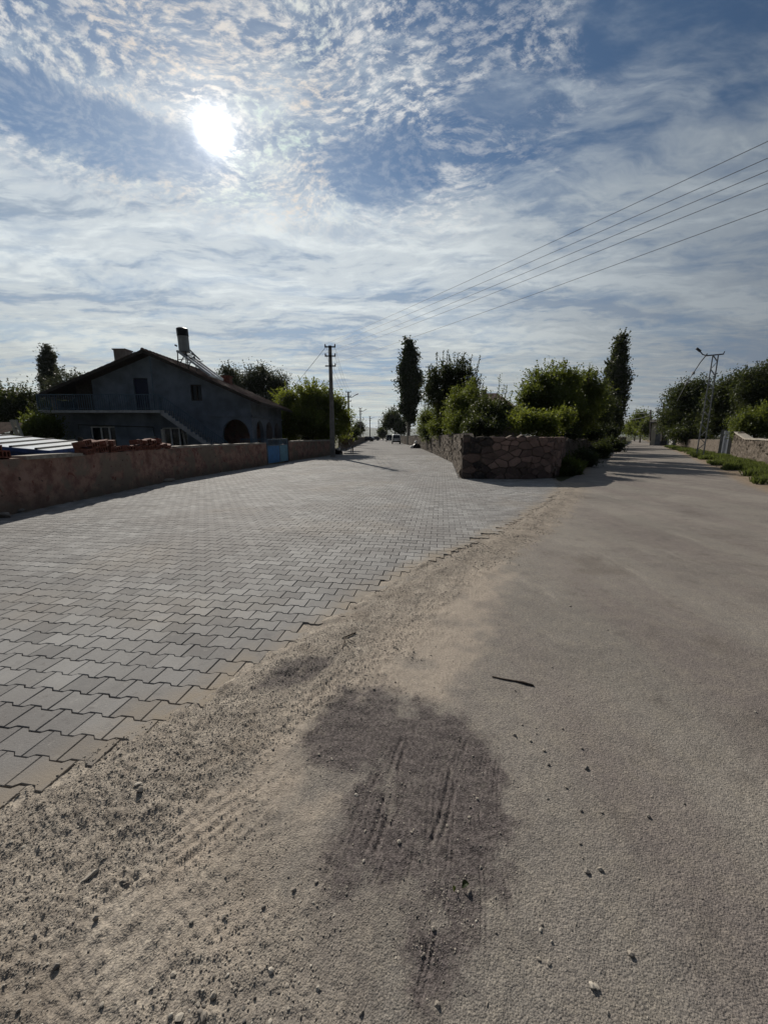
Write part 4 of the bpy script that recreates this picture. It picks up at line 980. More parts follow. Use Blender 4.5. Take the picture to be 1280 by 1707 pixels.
def wire(p, q, sag, r, label, group=None, name='overhead_wire'):
    p, q = Vector(p), Vector(q); n = 24
    o = MB().tube([p.lerp(q, i/n)-Vector((0, 0, 4*sag*(i/n)*(1-i/n))) for i in range(n+1)], r, 5).build(name, M_wire, smooth=True); return tag(o, label, 'wire', group)
H = 8.15
far_end = [(-4.32, 30.2, H+.12), (-3.62, 30.2, H+.12), (-4.32, 30.2, H-.52), (-3.62, 30.2, H-.52), (-3.62, 30.2, H-1.22)]
tgt = [(1280, 230), (1280, 258), (1280, 279), (1280, 300), (1280, 343)]
nm = ['topmost', 'second from the top', 'third from the top', 'fourth from the top', 'lowest, set apart']
for i, (p, (u, v)) in enumerate(zip(far_end, tgt)):
    p = Vector(p); e = Vector((0, 0, EYE)); d = at(u, v, 10)-e
    # near end: a point past the frame in the vertical plane of the pole at the right
    t = 9.6; Q = e+d*(t/10); Q = p+(Q-p)*1.18
    wire(p, Q, .12, .0072, 'thin dark wire crossing the upper right sky, %s of the five' % nm[i], 'five wires crossing the sky')
    if i == 0: PO.location = (Q.x+.5, Q.y-.2, Q.z-8.3)
PO.location.z = min(0, PO.location.z) if PO.location.z < 0 else PO.location.z
wire((-4.3, 30.2, H-.1), (-9.0, 33.0, 3.9), .05, .014, 'service cable dropping from the nearest concrete pole to the house', None, 'service_cable')
for i, (dx, z) in enumerate(((-.32, H+.05), (.32, H+.05), (-.32, H-.6), (.32, H-.6))):
    wire((-3.98+dx, 30.2, z), (-5.35+dx, 60, z), .55, .010, '%s wire of the four between the nearest pole and the second pole' % ('upper left', 'upper right', 'lower left', 'lower right')[i], 'wires from first to second pole')

# lattice pole at the right
root = empty('lattice_pole', (25.55, 31.4, 0), 'steel lattice lamp pole with crossarm leaning over the right verge', 'lattice pole', None, R(-36)); Hh = 7.75
m = MB(); w0, w1 = .22, .16
cr = [(sx, sy) for sx in (-1, 1) for sy in (-1, 1)]
wz = lambda z: w0+(w1-w0)*z/Hh
for sx, sy in cr: m.beam((sx*w0, sy*w0, -.1), (sx*w1, sy*w1, Hh), .06)
nb = 15
for i in range(nb):
    a, b = Hh*i/nb, Hh*(i+1)/nb; s_ = 1 if i % 2 else -1
    for sy in (-1, 1): m.beam((-s_*wz(a), sy*wz(a), a), (s_*wz(b), sy*wz(b), b), .035)
    for sx in (-1, 1): m.beam((sx*wz(a), -s_*wz(a), a), (sx*wz(b), s_*wz(b), b), .035)
m.build('lattice_frame', M_lattice, root)
m = MB(); m.beam((-.62, 0, Hh), (.48, 0, Hh), .08, .08); m.beam((.45, 0, Hh), (.50, 0, Hh+.2), .06); m.build('crossarm', M_steel, root)
a = MB().tube([(-.55, 0, Hh), (-.8, 0, Hh+.12), (-1.02, 0, Hh+.42)], .04, 6).build('lamp_arm', M_steel, root)
MB().beam((-.96, 0, Hh+.36), (-1.24, -.1, Hh+.62), .17, .12).build('lamp_head', M_steel, a)
pb = Vector((25.55, 31.4, 0)); o_ = [at(1178, 590, 31.4)-pb, at(1166, 605, 32.5)-pb, at(1155, 622, 35)-pb, at(1143, 640, 38)-pb]
# (cable is a thing of its own)
W = [p+pb for p in o_]+[Vector((at(1128, 668, 44)))]
o = MB().tube(W, [.05, .04, .035, .035, .03], 6).build('cable_bundle', M_wire); tag(o, 'thick twisted cable bundle sagging down left from the lattice pole', 'cable')
o = MB().tube([W[2]+Vector((-.02, 0, -.1)), W[2]+Vector((.02, 0, .1))], .11, 6).tube([W[3]+Vector((-.02, 0, -.1)), W[3]+Vector((.02, 0, .1))], .11, 6).build('cable_clamps', M_wire); 
o.parent = bpy.data.objects['cable_bundle']
bpy.data.objects['cable_bundle'].name = 'cable_bundle'
wire(at(1045, 689, 90), at(1098, 684, 72), .3, .03, 'upper far wire reaching the roadside building on the right')
wire(at(1045, 699, 90), at(1088, 690, 72), .3, .03, 'lower far wire reaching the roadside building on the right')

# ------------------------------------------------------------------ far buildings
root = empty('roadside_building', (50, 72, 0), 'small far building with cream end wall beside the right road', 'building')
a = at(1083, 733, 72); root.location = (a.x, 72, 0); root.rotation_euler = (0, 0, R(-35))
MB().box((0, 0, -.1), (.75, 8, 3.9)).build('end_wall', M_cream, root); MB().box((.75, .1, -.1), (4.6, 8, 3.8)).build('wall', M_greyr, root)
m = MB(); m.hexa([(-.3, -.4, 3.9), (5., -.4, 3.9), (5., 8.4, 3.9), (-.3, 8.4, 3.9), (-.3, -.4, 4.05), (5., -.4, 4.05), (5., 8.4, 4.9), (-.3, 8.4, 4.9)]); m.build('roof', M_eave, root)
m = MB()
for x in (1.3, 3.2): m.beam((x, .6, 4.), (x, .6, 6.9), .09)
for z in (5.4, 6.2, 6.85): m.beam((1.3, .6, z), (3.2, .6, z), .08)
m.beam((1.3, .6, 5.4), (3.2, .6, 4.1), .07); m.build('roof_frame', M_steel, root)
MB().box((1.6, .06, 0), (2.5, .095, 2.1)).build('door', M_eave, root)
o = MB().beam(at(1102, 735, 60), at(1106, 673, 60), .22).build('wooden_pole', M_eave); tag(o, 'plain dark wooden pole in front of the roadside building', 'pole')
o = MB().beam(at(1083, 735, 66), at(1084, 683, 66), .16).build('wooden_pole', M_eave); tag(o, 'thin pole rising at the cream corner of the roadside building', 'pole')

root = empty('bungalow', (13.3, 44, 0), 'small house with dark hipped roof and chimney half hidden behind the bushes', 'house')
MB().box((11.2, 44.3, -.1), (15.3, 50, 4.9)).build('wall', M_mortar, root)
e0, e1, r0_, r1_ = at(800, 676, 43.8), at(852, 679, 43.8), at(808, 656, 45.5), at(834, 658, 45.5)
m = MB(); m.add([(e0.x-.5, 43.6, e0.z-.2), (e1.x+.3, 43.6, e0.z-.2), (e1.x+.3, 50.5, e0.z-.2), (e0.x-.5, 50.5, e0.z-.2), (e0.x-.5, 43.6, e0.z), (e1.x+.3, 43.6, e0.z), (e1.x+.3, 50.5, e0.z), (e0.x-.5, 50.5, e0.z), (r0_.x, 47, r0_.z+.2), (r1_.x, 47, r0_.z+.2)],
   [(0, 3, 2, 1), (0, 1, 5, 4), (1, 2, 6, 5), (2, 3, 7, 6), (3, 0, 4, 7), (4, 5, 9, 8), (5, 6, 9), (6, 7, 8, 9), (7, 4, 8)]); rf = m.build('roof', M_tile, root)
MB().box((r0_.x-.35, 45.4, r0_.z-1), (r0_.x+.15, 45.9, r0_.z+.42)).build('chimney', M_greyr, rf); hang(root)

# ------------------------------------------------------------------ vehicles and street things
def car(name, col, label, cat, loc, rz, van=False, grp=None):
    root = empty(name, loc, label, cat, grp, rz); W = .86; pm = plain(name+'_paint', col, .35, .08, 2, spec=.5)
    prof = [(-2.05, .35), (-2.1, .75), (-2.05, 1.05), (-1.9, 1.12)] + ([(-1.82, 1.85), (-1.5, 1.95), (.9, 1.92), (1.35, 1.25)] if van else [(-1.45, 1.48), (-1.1, 1.52), (.3, 1.5), (.95, 1.08)]) + [(1.95, .95), (2.1, .7), (2.1, .35)]
    m = MB(); n = len(prof); V = []
    for w, ins in ((-W, .0), (-W*.96, .0), (W*.96, 0), (W, 0)):
        for (y, z) in prof:
            k_ = 1-.20*max(0, z-1.05); zz = z if abs(w) < W else z*.985+.01; V.append((w*k_, y, zz))
    F = [tuple(range(n)), tuple(range(4*n-1, 3*n-1, -1))]
    for q in range(3):
        for i in range(n): F.append((q*n+i, q*n+(i+1) % n, (q+1)*n+(i+1) % n, (q+1)*n+i)[::-1])
    m.add(V, F); m.build('body', pm, root)
    top = 1.85 if van else 1.44
    yb, yt = (-1.93, -1.85) if van else (-1.86, -1.52); k_ = 1-.2*(top-1.05)
    MB().hexa([(-.68, yb-.03, 1.16), (.68, yb-.03, 1.16), (.68, yb+.1, 1.16), (-.68, yb+.1, 1.16), (-.62, yt-.03, top-.05), (.62, yt-.03, top-.05), (.62, yt+.1, top-.05), (-.62, yt+.1, top-.05)]).build('rear_window', M_glass, root)
    for s_ in (-1, 1):
        xs = W*.99; m = MB(); ya, yb_ = (-1.5, .95) if van else (-1.3, .6)
        m.hexa([(s_*(xs*.975-.02), ya-.1, 1.12), (s_*(xs*.975+.012), ya-.1, 1.12), (s_*(xs*.975+.012), yb_+.15, 1.12), (s_*(xs*.975-.02), yb_+.15, 1.12), (s_*(xs*k_-.0), ya+.1, top-.1), (s_*(xs*k_+.02), ya+.1, top-.1), (s_*(xs*k_+.02), yb_-.3, top-.1), (s_*(xs*k_), yb_-.3, top-.1)]); m.build('side_window', M_glass, root)
        MB().box((s_*.62-.1, -2.13, .85), (s_*.62+.1, -2.06, 1.04)).build('tail_lamp', M_brick, root)
        for y in (-1.3, 1.3):
            w_ = MB().tube([(s_*.70, y, .32), (s_*.89, y, .32)], .32, 16).build('wheel', M_tyre, root); MB().tube([(s_*.88, y, .32), (s_*.905, y, .32)], .19, 12).build('rim', M_metal, w_)
    MB().box((-.8, -2.17, .42), (.8, -2.08, .62)).build('bumper', M_black, root)
    MB().box((-.26, -2.185, .66), (.26, -2.10, .78)).build('number_plate', M_white, root)
    return root
car('parked_van', (.42, .43, .43), 'pale silver van parked by the right wall down the street', 'van', (2.55, 82, 0), 0, True)
car('parked_van', (.03, .05, .055), 'dark green grey van parked beyond the pale silver van', 'van', (1.5, 112, 0), 0, True)
car('parked_car', (.03, .032, .04), 'dark car parked across the left side of the far street', 'car', (-5.0, 118, 0), R(70))
car('parked_car', (.05, .045, .05), 'low dark car parked in line behind the crosswise car', 'car', (-3.6, 142, 0), R(80))

def blob(name, c, r, mt, label, cat, sq=(1, 1, 1)):
    B, F = ico(3); n_ = fbm(B[:, 0]*2+c[0]+50, B[:, 1]*2+B[:, 2]*1.7+50, 3); B = B*(.75+.5*n_)[:, None]*np.array(sq)*r; B[:, 2] = np.maximum(B[:, 2], -r*sq[2]*.6)
    o = mesh_obj(name, B, F, mt, smooth=True, loc=(c[0], c[1], c[2]+r*sq[2]*.6)); return tag(o, label, cat)
blob('rubbish_bag', (4.35, 52.6, 0), .5, M_black, 'black rubbish bag slumped against the stone wall down the street', 'bag', (1.1, .9, .8))
blob('sack', (3.72, 52.2, 0), .24, M_sack, 'small white sack on the ground left of the black bag', 'sack')
blob('sack', (4.3, 52.5, .66), .22, M_sack, 'small white sack resting on top of the black bag', 'sack')
blob('bucket_bundle', (at(565, 757, 35).x, 34.8, .35), .17, M_sack, 'white bundle by the wall just right of the concrete pole', 'bundle')
blob('rubbish_bag', (at(563, 757, 35).x, 35.1, 0), .42, M_black, 'dark sack under the white bundle by the concrete pole', 'bag', (1, .8, .8))
cx = at(577, 752, 38).x
root = empty('handcart', (cx, 38, 0), 'loaded grey handcart standing in tree shade behind the concrete pole', 'cart')
m = MB(); m.box((-.55, -.5, .62), (.55, .9, .68)); m.box((-.55, -.5, .68), (-.5, .9, 1.0)); m.box((.5, -.5, .68), (.55, .9, 1.0)); m.box((-.5, -.5, .68), (.5, -.45, 1.)); m.build('tray', M_greyr, root)
for s_ in (-1, 1):
    MB().tube([(s_*.58, .2, .34), (s_*.66, .2, .34)], .34, 18).build('wheel', M_tyre, root); MB().beam((s_*.5, -.45, 0), (s_*.5, -.45, .62), .06).build('leg', M_metal, root); MB().beam((s_*.4, -.5, .75), (s_*.4, -1.3, 1.0), .05).build('handle', M_metal, root)
B, F = ico(3); B = B*(.7+.6*fbm(B[:, 0]*2+9, B[:, 1]*2+B[:, 2]+9, 3))[:, None]*np.array((.72, .9, .7)); mesh_obj('load', B+np.array((0, .2, 1.2)), F, M_mortar, root, True)
B = B*np.array((.5, .4, .5))
for i, (x, y, z) in enumerate(((-3.9, 44, 0),)): pass
o = one_stone(1237, 792, .075, 'small white stone lump on the dirt at the right roadside', tint=1., ax=(1.2, .9, .7))

# ------------------------------------------------------------------ vegetation
def leaves(C, N, size, spread, up=0.):
    """N leaves round each centre; returns quads"""
    k = len(C); P = np.repeat(C, N, 0)+rng.normal(0, 1, (k*N, 3))*np.repeat(np.broadcast_to(spread, (k,)), N)[:, None]
    n = len(P); d = rng.normal(size=(n, 3)); d[:, 2] += up; d /= np.linalg.norm(d, axis=1)[:, None]
    e = rng.normal(size=(n, 3)); e -= (e*d).sum(1)[:, None]*d; e /= np.linalg.norm(e, axis=1)[:, None]
    s = size*rng.uniform(.6, 1.35, n)[:, None]
    V = np.stack([P-d*s, P+e*s*.55, P+d*s, P-e*s*.55], 1)
    return V.reshape(-1, 3)
def tree(name, label, lobes, trunk, mt, n_cl=260, N=42, size=.085, spread=.30, bark=None, cat='tree', group=None, shoots=(), core=.25, limbs=6, tr=.16, fill=.0):
    """lobes: (x, y, z, rx, ry, rz) in metres; trunk: (x, y)"""
    L = np.array(lobes, float); base = Vector((trunk[0], trunk[1], 0)); root = empty(name, base, label, cat, group)
    vol = (L[:, 3]*L[:, 4]*L[:, 5])**.8; pick = rng.choice(len(L), n_cl, p=vol/vol.sum()); l = L[pick]
    d = rng.normal(size=(n_cl, 3)); d /= np.linalg.norm(d, axis=1)[:, None]; r = (core+(1-core)*rng.random(n_cl)**.55)
    bumpy = .60+.80*fbm(d[:, 0]*2.2+pick*3.7+20, d[:, 1]*2.2+d[:, 2]*2.6+20, 3)
    C = l[:, :3]+d*l[:, 3:]*(r*bumpy)[:, None]
    C[:, 2] = np.maximum(C[:, 2], .15)
    V = leaves(C, N, size, spread*rng.uniform(.55, 1.35, n_cl)); tint = np.repeat(rng.uniform(0, .7, n_cl), N)+rng.uniform(0, .3, n_cl*N)
    Vs = [V]; Ts = [np.repeat(tint, 4)]
    # inner leaves that stop the sky from shining through everywhere
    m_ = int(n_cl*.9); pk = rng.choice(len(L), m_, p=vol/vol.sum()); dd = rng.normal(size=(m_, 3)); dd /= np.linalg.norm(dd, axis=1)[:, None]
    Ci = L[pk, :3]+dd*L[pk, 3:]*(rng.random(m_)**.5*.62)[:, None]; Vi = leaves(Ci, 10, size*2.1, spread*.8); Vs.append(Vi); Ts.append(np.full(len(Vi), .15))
    ns = max(4, n_cl//9); pk = rng.choice(len(L), ns, p=vol/vol.sum()); dd = rng.normal(size=(ns, 3)); dd[:, 2] = np.abs(dd[:, 2])*1.1; dd /= np.linalg.norm(dd, axis=1)[:, None]
    for q in range(ns):
        p0 = L[pk[q], :3]+dd[q]*L[pk[q], 3:]*.85; ln = spread*rng.uniform(1.6, 3.6); dr = dd[q]+np.array((0, 0, .6)); dr /= np.linalg.norm(dr); t = np.linspace(0, 1, 7)
        Cs = p0[None]+dr[None]*(t*ln)[:, None]; Vv = leaves(Cs, 4, size*.9, spread*.22*(1.25-t)); Vs.append(Vv); Ts.append(np.full(len(Vv), rng.uniform(.2, .9)))
    for (x, y, z, dx, dz) in shoots:
        t = np.linspace(0, 1, max(6, int(dz*11))); Cs = np.stack([x+dx*t+rng.normal(0, .015, len(t)), np.full(len(t), y), z+dz*t], -1)
        Vv = leaves(Cs, 4, size*.95, .05); Vs.append(Vv); Ts.append(np.full(len(Vv), .4))
    V = np.concatenate(Vs); F = np.arange(len(V)).reshape(-1, 4); mesh_obj('crown', V-np.array(base), F, mt, root, attrs=dict(tint=np.concatenate(Ts)))
    m = MB(); cz = L[:, 2].mean(); ctr = Vector((L[:, 0].mean(), L[:, 1].mean(), cz)); bo = base; top = ctr-bo
    m.tube([(0, 0, -.15), (top.x*.15, top.y*.15, top.z*.3), (top.x*.6, top.y*.6, top.z*.7), tuple(top)], [tr*1.25, tr, tr*.8, tr*.5], 9)
    for i in range(limbs):
        q = L[i % len(L)]; e = Vector((q[0]+random.uniform(-.6, .6)*q[3], q[1]+random.uniform(-.6, .6)*q[4], q[2]+random.uniform(0, .7)*q[5]))-bo; st_ = Vector((top.x*.4, top.y*.4, top.z*random.uniform(.4, .7)))
        m.tube([st_, st_.lerp(e, .5)+Vector((0, 0, -.15)), e], [tr*.5, tr*.3, tr*.1], 6)
    for (x, y, z, dx, dz) in shoots: m.tube([Vector((x, y, z-.5))-bo, Vector((x+dx, y, z+dz))-bo], [.025, .008], 4)
    m.build('trunk', bark or M_bark, root); return root
def LB(u, v, Y, ru, rv, ry=None):
    p = at(u, v, Y); k = Y/640/1.02; return (p.x, Y, p.z, ru*k, (ry or ru*k), rv*k)

def poplar(label, u, v0, v1, Y, hw_, lean=0., mt=None, tr=.22, ng=1., dens=1., bare=.0):
    lob = []; n = 13
    for i in range(n):
        t = i/(n-1); v = v1+(v0+4-v1)*t; w = hw_*(.30+.70*math.sin(math.pi*min(1, .06+t*.80))**.8)*(1-.48*t**4) if t < 1 else hw_*.42
        w *= random.uniform(.85, 1.12); du = random.uniform(-.16, .16)*hw_
        l = LB(u+lean*t+du, v, Y, w*.82, abs(v1-v0)/n*1.2, w*Y/640*.8); lob.append(l)
    b = at(u, v1, Y)
    return tree('poplar_tree', label, lob, (b.x, Y), mt or L_poplar, int(430*dens), 34, .19*Y/70, .36*Y/70, M_pbark, 'poplar', None, core=.3, tr=tr)

# --- left side
poplar('lone poplar rising behind the left end of the house roof', 83, 581, 668, 60, 15, -2, L_grey, .2, dens=.5)
tree('broadleaf_tree', 'dark mass of tree at the far left edge beyond the shed', [LB(-30, 690, 46, 60, 42), LB(25, 680, 46, 32, 34), LB(52, 672, 46, 22, 22), LB(5, 665, 48, 30, 20), LB(84, 694, 44, 24, 30)], (-44, 46), L_dark, 480, 40, .12, .45, group=None)
tree('broadleaf_tree', 'grey green treetop just left of the house roof', [LB(110, 655, 50, 26, 28), LB(130, 640, 52, 14, 14)], (-40, 50), L_grey, 160, 34, .12, .4)
tree('garden_bush', 'leafy bush growing beside the lower left corner of the house', [LB(72, 712, 24.5, 24, 22), LB(55, 722, 24, 16, 18), LB(90, 722, 24.6, 12, 16)], (at(72, 712, 24.5).x, 24.5), L_green, 200, 36, .06, .2, cat='bush', tr=.07)
tree('broadleaf_tree', 'grey leaved round tree behind the right slope of the house roof', [LB(388, 640, 52, 24, 26), LB(425, 640, 50, 27, 27), LB(460, 645, 50, 24, 24), LB(405, 668, 50, 34, 22), LB(455, 672, 49, 28, 22), LB(438, 622, 51, 12, 12), LB(380, 620, 52, 10, 10)], (-16.5, 50), L_grey, 620, 36, .10, .38)
tree('broadleaf_tree', 'dense green tree overhanging the red wall behind the concrete pole', [LB(482, 670, 36, 24, 22), LB(520, 664, 36, 30, 26), LB(553, 680, 36, 24, 28), LB(574, 700, 36.5, 14, 26), LB(510, 700, 35.5, 44, 30), LB(548, 715, 35.5, 30, 24), LB(478, 705, 35, 24, 30)], (-7.4, 36), L_bright, 760, 44, .085, .26, shoots=[(*(at(u, v, 36))[:], dx, dz) for u, v, dx, dz in ((515, 652, .0, .8), (527, 655, .05, .7), (503, 655, -.1, .6), (538, 660, .1, .6), (560, 672, .1, .6), (490, 660, -.1, .5), (568, 680, .15, .6))])
for i, (u, v, Y, ru, rv, lb) in enumerate([(577, 722, 44, 12, 14, 'low round shrub in the shade beside the handcart'), (599, 713, 100, 6, 9, 'tiny far tree under the third pole'), (590, 722, 70, 8, 9, 'small dark shrub on the left of the far street')]):
    tree('street_shrub', lb, [LB(u, v, Y, ru, rv)], (at(u, v, Y).x, Y), L_dark, 70, 30, .05*Y/36, .2*Y/36, cat='shrub', tr=.06)
# --- centre
poplar('tall dark poplar at the right side of the street', 681, 572, 700, 75, 23, 0, None, .3, dens=1.15)
tree('broadleaf_tree', 'spreading dark tree at the foot of the tall street poplar', [LB(655, 700, 115, 16, 17), LB(668, 712, 112, 14, 14), LB(645, 706, 115, 9, 10)], (3.6, 114), L_dark, 200, 34, .2, .6, tr=.2)
tree('broadleaf_tree', 'small dark tree beside the farthest pole', [LB(638, 722, 150, 8, 8)], (-.3, 150), L_dark, 70, 30, .22, .6)
sh = []
for u, v, du, h_ in [(728, 606, 0, 22), (738, 600, 1, 20), (744, 598, 2, 18), (757, 602, 0, 18), (762, 604, 1, 20), (770, 602, 3, 18), (783, 605, 3, 17), (795, 612, 4, 22), (716, 625, -2, 18), (708, 640, -3, 16), (790, 622, 5, 16), (750, 608, -1, 20)]:
    p = at(u, v, 34); sh.append((p.x, 34, p.z-.3, du*.05, h_*34/640*1.0))
for _ in range(26):
    u = random.uniform(702, 798); v = 600+abs(u-755)**1.3*.22+random.uniform(0, 26); p = at(u, v+14, 34); sh.append((p.x, 34+random.uniform(-1, 1), p.z-.3, (u-752)*.004, random.uniform(.6, 1.25)))
tree('plum_tree', 'dark tree with upright leafy shoots behind the bushes at the corner', [LB(722, 645, 34, 16, 30), LB(745, 630, 34, 18, 30), LB(768, 630, 34, 18, 30), LB(785, 650, 34, 14, 30), LB(750, 670, 34, 34, 30)], (6.2, 34), L_dark, 420, 34, .075, .22, shoots=sh, core=.35)
BU = [('yellow green bush spilling over the far part of the rubble wall', [LB(712, 700, 46, 17, 22), LB(708, 718, 44, 14, 13)], L_green), ('green bush above the rubble wall under the shooting tree', [LB(738, 690, 34, 22, 32), LB(732, 712, 33, 22, 18)], L_green),
      ('tallest bright bush right behind the wall corner', [LB(765, 678, 26, 26, 34), LB(785, 665, 27, 20, 28), LB(768, 706, 25, 30, 22)], L_green), ('dark bush behind the corner wall in front of the small house', [LB(812, 694, 21, 30, 28), LB(800, 712, 19.5, 34, 18), LB(836, 690, 22, 20, 22)], L_dark)]
for lb, lob, mt in BU:
    tree('garden_bush', lb, lob, (lob[0][0], lob[0][1]), mt, 240, 44, .055, .17, cat='bush', tr=.07)
p = at(823, 650, 24); q = [(822, 660, 20, 0), (816, 690, 0, 0)]
shs = []
for u, v, du, h_ in [(829, 668, 2, 46), (818, 672, -2, 26), (838, 668, 6, 30), (812, 655, -2, 14), (845, 672, 8, 24), (833, 660, 8, 22)]:
    p = at(u, v, 22); shs.append((p.x, 22, p.z-.2, du*.03, h_*22/640))
tree('sapling', 'spindly sapling with bare upright twigs above the corner bushes', [LB(828, 682, 22, 12, 12)], (at(828, 682, 22).x, 22), L_green, 30, 24, .05, .14, shoots=shs, tr=.05)
# --- right of the corner
tree('walnut_tree', 'broad dense tree with sunlit crown behind the corner wall', [LB(905, 648, 25, 30, 32), LB(938, 640, 25.5, 24, 28), LB(882, 665, 24, 20, 24), LB(925, 680, 24.5, 42, 34), LB(975, 652, 27, 26, 32), LB(990, 670, 29, 20, 26), LB(960, 690, 27, 34, 34)], (at(930, 720, 26).x, 26), L_green, 900, 48, .07, .21, shoots=[(*(at(u, v, 26))[:], 0, h_) for u, v, h_ in ((958, 625, .5), (981, 625, .7), (925, 620, .3), (870, 640, .3))])
tree('garden_bush', 'light green bush leaning over the wall at the rounded corner', [LB(880, 705, 18.5, 24, 20), LB(912, 708, 18.2, 22, 18), LB(865, 700, 19.5, 18, 18), LB(938, 700, 19.5, 14, 22)], (7.3, 19), L_bright, 260, 42, .045, .13, cat='bush', tr=.06)
tree('broadleaf_tree', 'black looking tree between the walnut and the right poplar', [LB(985, 690, 38, 24, 36), LB(1003, 680, 40, 14, 36), LB(968, 700, 36, 20, 34)], (20., 38), L_dark, 380, 42, .09, .28)
tree('broadleaf_tree', 'dark roadside tree at the foot of the right poplar', [LB(1012, 700, 56, 20, 32), LB(1000, 712, 52, 18, 22), LB(1022, 715, 66, 12, 16)], (31, 56), L_dark, 340, 38, .13, .36)
poplar('leaning dark poplar on the left side of the right road', 1019, 568, 730, 78, 23, 14, L_dark, .3, dens=1.4)
# shrubs at the foot of the road wall
for i, (u, v, Y, ru, rv, lb) in enumerate([(948, 780, 16.6, 20, 18, 'dark weed shrub on the roadside at the rounded wall corner'), (905, 775, 15.6, 14, 10, 'low weeds against the wall just before the road'), (975, 765, 20.5, 20, 16, 'second weed shrub along the shaded wall'), (1000, 752, 28, 16, 12, 'third weed shrub farther along the shaded wall'), (1020, 743, 41, 14, 10, 'farthest weed shrub below the right poplar')]):
    tree('weed_shrub', lb, [LB(u, v, Y, ru, rv)], (at(u, v, Y).x, Y), L_green if i == 0 else L_dark, 110, 34, .035*Y/16, .1*Y/16, cat='shrub', tr=.03, limbs=3)
for i, (u, v, Y, ru, rv, lb) in enumerate([(930, 722, 23, 34, 14, 'dark undergrowth behind the wall below the walnut tree'), (975, 722, 31, 26, 14, 'dark undergrowth behind the shaded road wall'), (1006, 724, 48, 18, 12, 'dark undergrowth at the far end of the shaded road wall'), (500, 728, 37, 44, 13, 'dark undergrowth behind the short red wall'), (725, 722, 40, 18, 10, 'low undergrowth behind the rubble wing of the corner wall')]):
    tree('undergrowth_shrub', lb, [LB(u-ru*.5, v, Y, ru*.6, rv), LB(u+ru*.5, v, Y, ru*.6, rv)], (at(u, v, Y).x, Y), L_dark, 170, 36, .04*Y/20, .12*Y/20, cat='shrub', tr=.04, limbs=3)
# --- right side
tree('broadleaf_tree', 'bushy tree behind the lattice pole on the right', [LB(1140, 668, 50, 28, 30), LB(1165, 662, 50, 26, 28), LB(1125, 700, 52, 26, 26), LB(1170, 700, 48, 36, 30), LB(1150, 722, 48, 34, 14)], (41.5, 51), L_dark, 640, 40, .12, .36)
tree('broadleaf_tree', 'tree with ragged top right of the lattice pole', [LB(1205, 665, 42, 26, 28), LB(1222, 650, 41, 20, 26), LB(1200, 700, 42, 30, 26), LB(1235, 690, 40, 26, 34)], (36.5, 42), L_dark, 520, 40, .10, .31)
tree('broadleaf_tree', 'tallest dark tree cut off by the right edge', [LB(1258, 645, 37, 28, 34), LB(1290, 640, 37, 34, 42), LB(1268, 690, 37, 34, 34)], (at(1275, 700, 37.5).x, 37.5), L_dark, 600, 40, .09, .28)
tree('garden_bush', 'greener bush behind the coping of the right wall', [LB(1255, 705, 28, 30, 24), LB(1285, 700, 27, 26, 30), LB(1230, 722, 28, 12, 10)], (at(1262, 715, 28).x, 28), L_green, 300, 40, .06, .18, cat='bush', tr=.08)
tree('broadleaf_tree', 'far rounded tree at the left of the roadside building', [LB(1068, 702, 100, 14, 17), LB(1055, 714, 105, 12, 12), LB(1078, 712, 95, 10, 16)], (65.5, 100), L_green, 240, 36, .18, .5)
tree('bush_row', 'low green hedge at the far end of the right road', [LB(1050, 716, 130, 12, 8), LB(1066, 718, 125, 12, 8)], (82, 128), L_green, 120, 34, .22, .5, cat='hedge')

# grass on the right verge and weeds
def blades(name, n, fn, label, hmin=.08, hmax=.32, w=.008, mt=None):
    x, y = fn(n); n = len(x); h = rng.uniform(hmin, hmax, n)*(.5+fbm(x*1.2, y*1.2, 3)); a = rng.uniform(0, 6.28, n); lx, ly = rng.normal(0, .3, n)*h, rng.normal(0, .3, n)*h; ww = w*rng.uniform(.7, 1.6, n)*(1+y/18)
    V = np.stack([np.stack([x-np.cos(a)*ww, y-np.sin(a)*ww, np.full(n, -.05)], -1), np.stack([x+np.cos(a)*ww, y+np.sin(a)*ww, np.full(n, -.05)], -1), np.stack([x+lx*.4+np.cos(a)*ww*.7, y+ly*.4+np.sin(a)*ww*.7, h*.6], -1), np.stack([x+lx, y+ly, h], -1)], 1).reshape(-1, 3)
    o = mesh_obj(name, V, np.arange(n*4).reshape(-1, 4), mt or L_grass, attrs=dict(tint=np.repeat(rng.uniform(0, 1, n), 4))); return tag(o, label, 'grass', kind='stuff')
def verge_pts(n):
    t = rng.random(n*3)**1.3; E = resample(RIGHT_EDGE[1:6], 200); W_ = resample([(12.6, 8.5), (14.5, 12.5), (19.1, 19.2), (25., 28.2), (31.5, 38.5), (41.5, 55.5), (44., 59.)], 200)
    i = (t*199).astype(int); s_ = rng.uniform(0., 1., len(t)); p = E[i]*(1-s_[:, None])+W_[i]*s_[:, None]
    den = sstep(s_+(fbm(p[:, 0]*1.1, p[:, 1]*1.1, 3)-.5)*2.2, .25, .60); k_ = rng.random(len(t)) < den; return p[k_][:n, 0], p[k_][:n, 1]
blades('grass', 90000, verge_pts, 'strip of green grass and weeds between the right road and the walls')
def base_pts(n):
    E = resample(LEFT_EDGE[1:6], 200); W_ = resample(WRT[3:8], 200); i = (rng.random(n)**1.5*199).astype(int); s_ = rng.uniform(-.05, .9, n); p = E[i]*(1-s_[:, None])+W_[i]*s_[:, None]; return p[:, 0]+rng.normal(0, .05, n), p[:, 1]
blades('wall_foot_grass', 26000, base_pts, 'shaded tall grass at the foot of the wall left of the road', .08, .42)
def far_pts(n): return rng.uniform(60, 100, n), rng.uniform(95, 135, n)
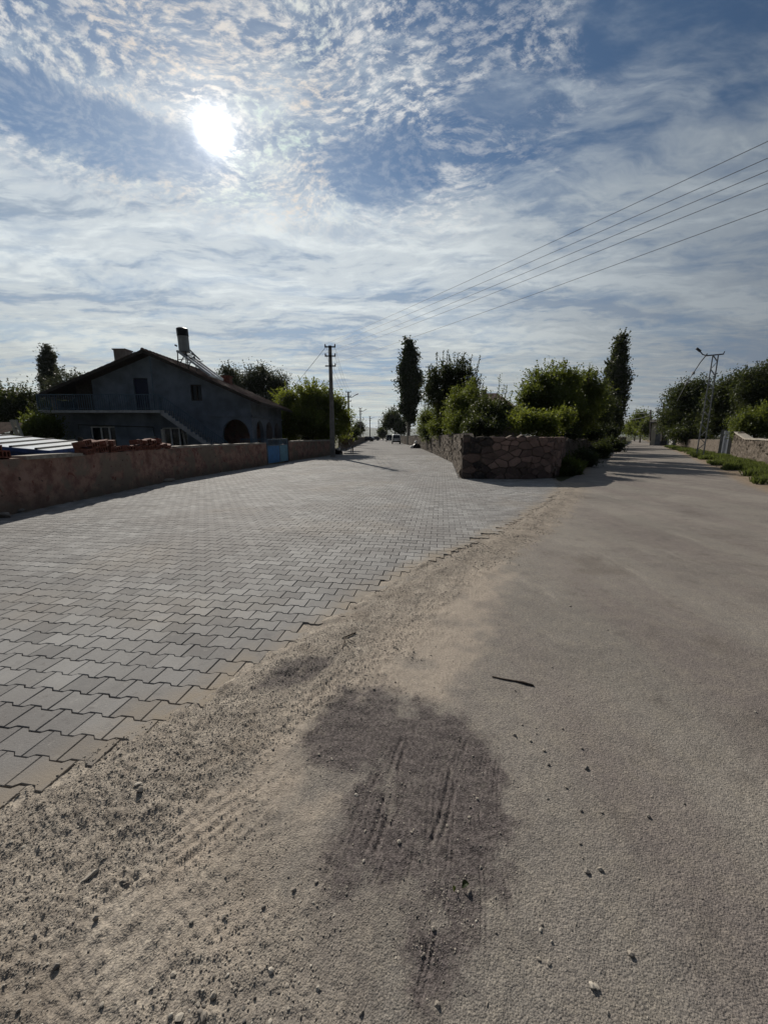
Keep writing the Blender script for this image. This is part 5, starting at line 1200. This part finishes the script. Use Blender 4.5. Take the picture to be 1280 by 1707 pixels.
# dry verge sheet
m = MB(); E = resample(RIGHT_EDGE, 60); W_ = resample([(13, -2), (12.6, 8.5), (14.5, 12.5), (19.1, 19.2), (25., 28.2), (31.5, 38.5), (41.5, 55.5), (52, 70), (90, 125), (125, 172)], 60)
def f_verge(g, bs):
    P = g.pos(); n = g.noise(P, 2.2, 6, .7); c = g.mix(g.ss(n, .3, .7), (.15, .115, .078), (.26, .205, .15)); bump(g, bs, g.noise(P, 14, 5, .7), .05, 1.); return c
V = []; F = []; nk = 8
for i in range(60):
    for k_ in range(nk+1): t = k_/nk; p = E[i]*(1-t)+W_[i]*t; V.append((p[0], p[1], -.035+.05*math.sin(t*3.14)+rng.normal(0, .008)))
for i in range(59):
    for k_ in range(nk): a = i*(nk+1)+k_; F.append((a, a+1, a+nk+2, a+nk+1))
tag(mesh_obj('verge', V, F, mat('dirt_verge', f_verge, .95, .1), smooth=True), kind='structure')

# ------------------------------------------------------------------ hills
def hill(name, pts, Y, depth):
    V = []; n = len(pts)
    W_ = [at(u, v, Y) for u, v in pts]
    for p in W_: V += [(p.x, Y-depth, -1.), (p.x, Y-depth*.4, max(.5, p.z*.7)), (p.x, Y, p.z), (p.x, Y+depth, -1.)]
    F = [(i*4+k, (i+1)*4+k, (i+1)*4+k+1, i*4+k+1) for i in range(n-1) for k in range(3)]
    tag(mesh_obj(name, V, F, M_hill, smooth=True), kind='structure')
hill('hills', [(-300, 716), (0, 714), (200, 718), (420, 716), (560, 719), (590, 716), (612, 712), (640, 715), (700, 714), (820, 718), (960, 712), (1030, 700), (1056, 697), (1075, 700), (1110, 708), (1200, 714), (1400, 716), (1700, 718)], 3800, 1200)

# ------------------------------------------------------------------ air
def f_haze():
    m = bpy.data.materials.new('haze'); m.use_nodes = True; nt = m.node_tree; nt.nodes.clear()
    v = nt.nodes.new('ShaderNodeVolumePrincipled'); v.inputs['Color'].default_value = (.80, .88, 1., 1); v.inputs['Density'].default_value = HAZE; v.inputs['Anisotropy'].default_value = .3
    o = nt.nodes.new('ShaderNodeOutputMaterial'); nt.links.new(v.outputs[0], o.inputs['Volume']); return m
HAZE = .00006
bx = MB().box((-5200, -3200, -2.2), (5200, 9300, 210)).build('haze', f_haze()); bx['kind'] = 'stuff'; bx['label'] = 'thin pale haze in the air over the village'
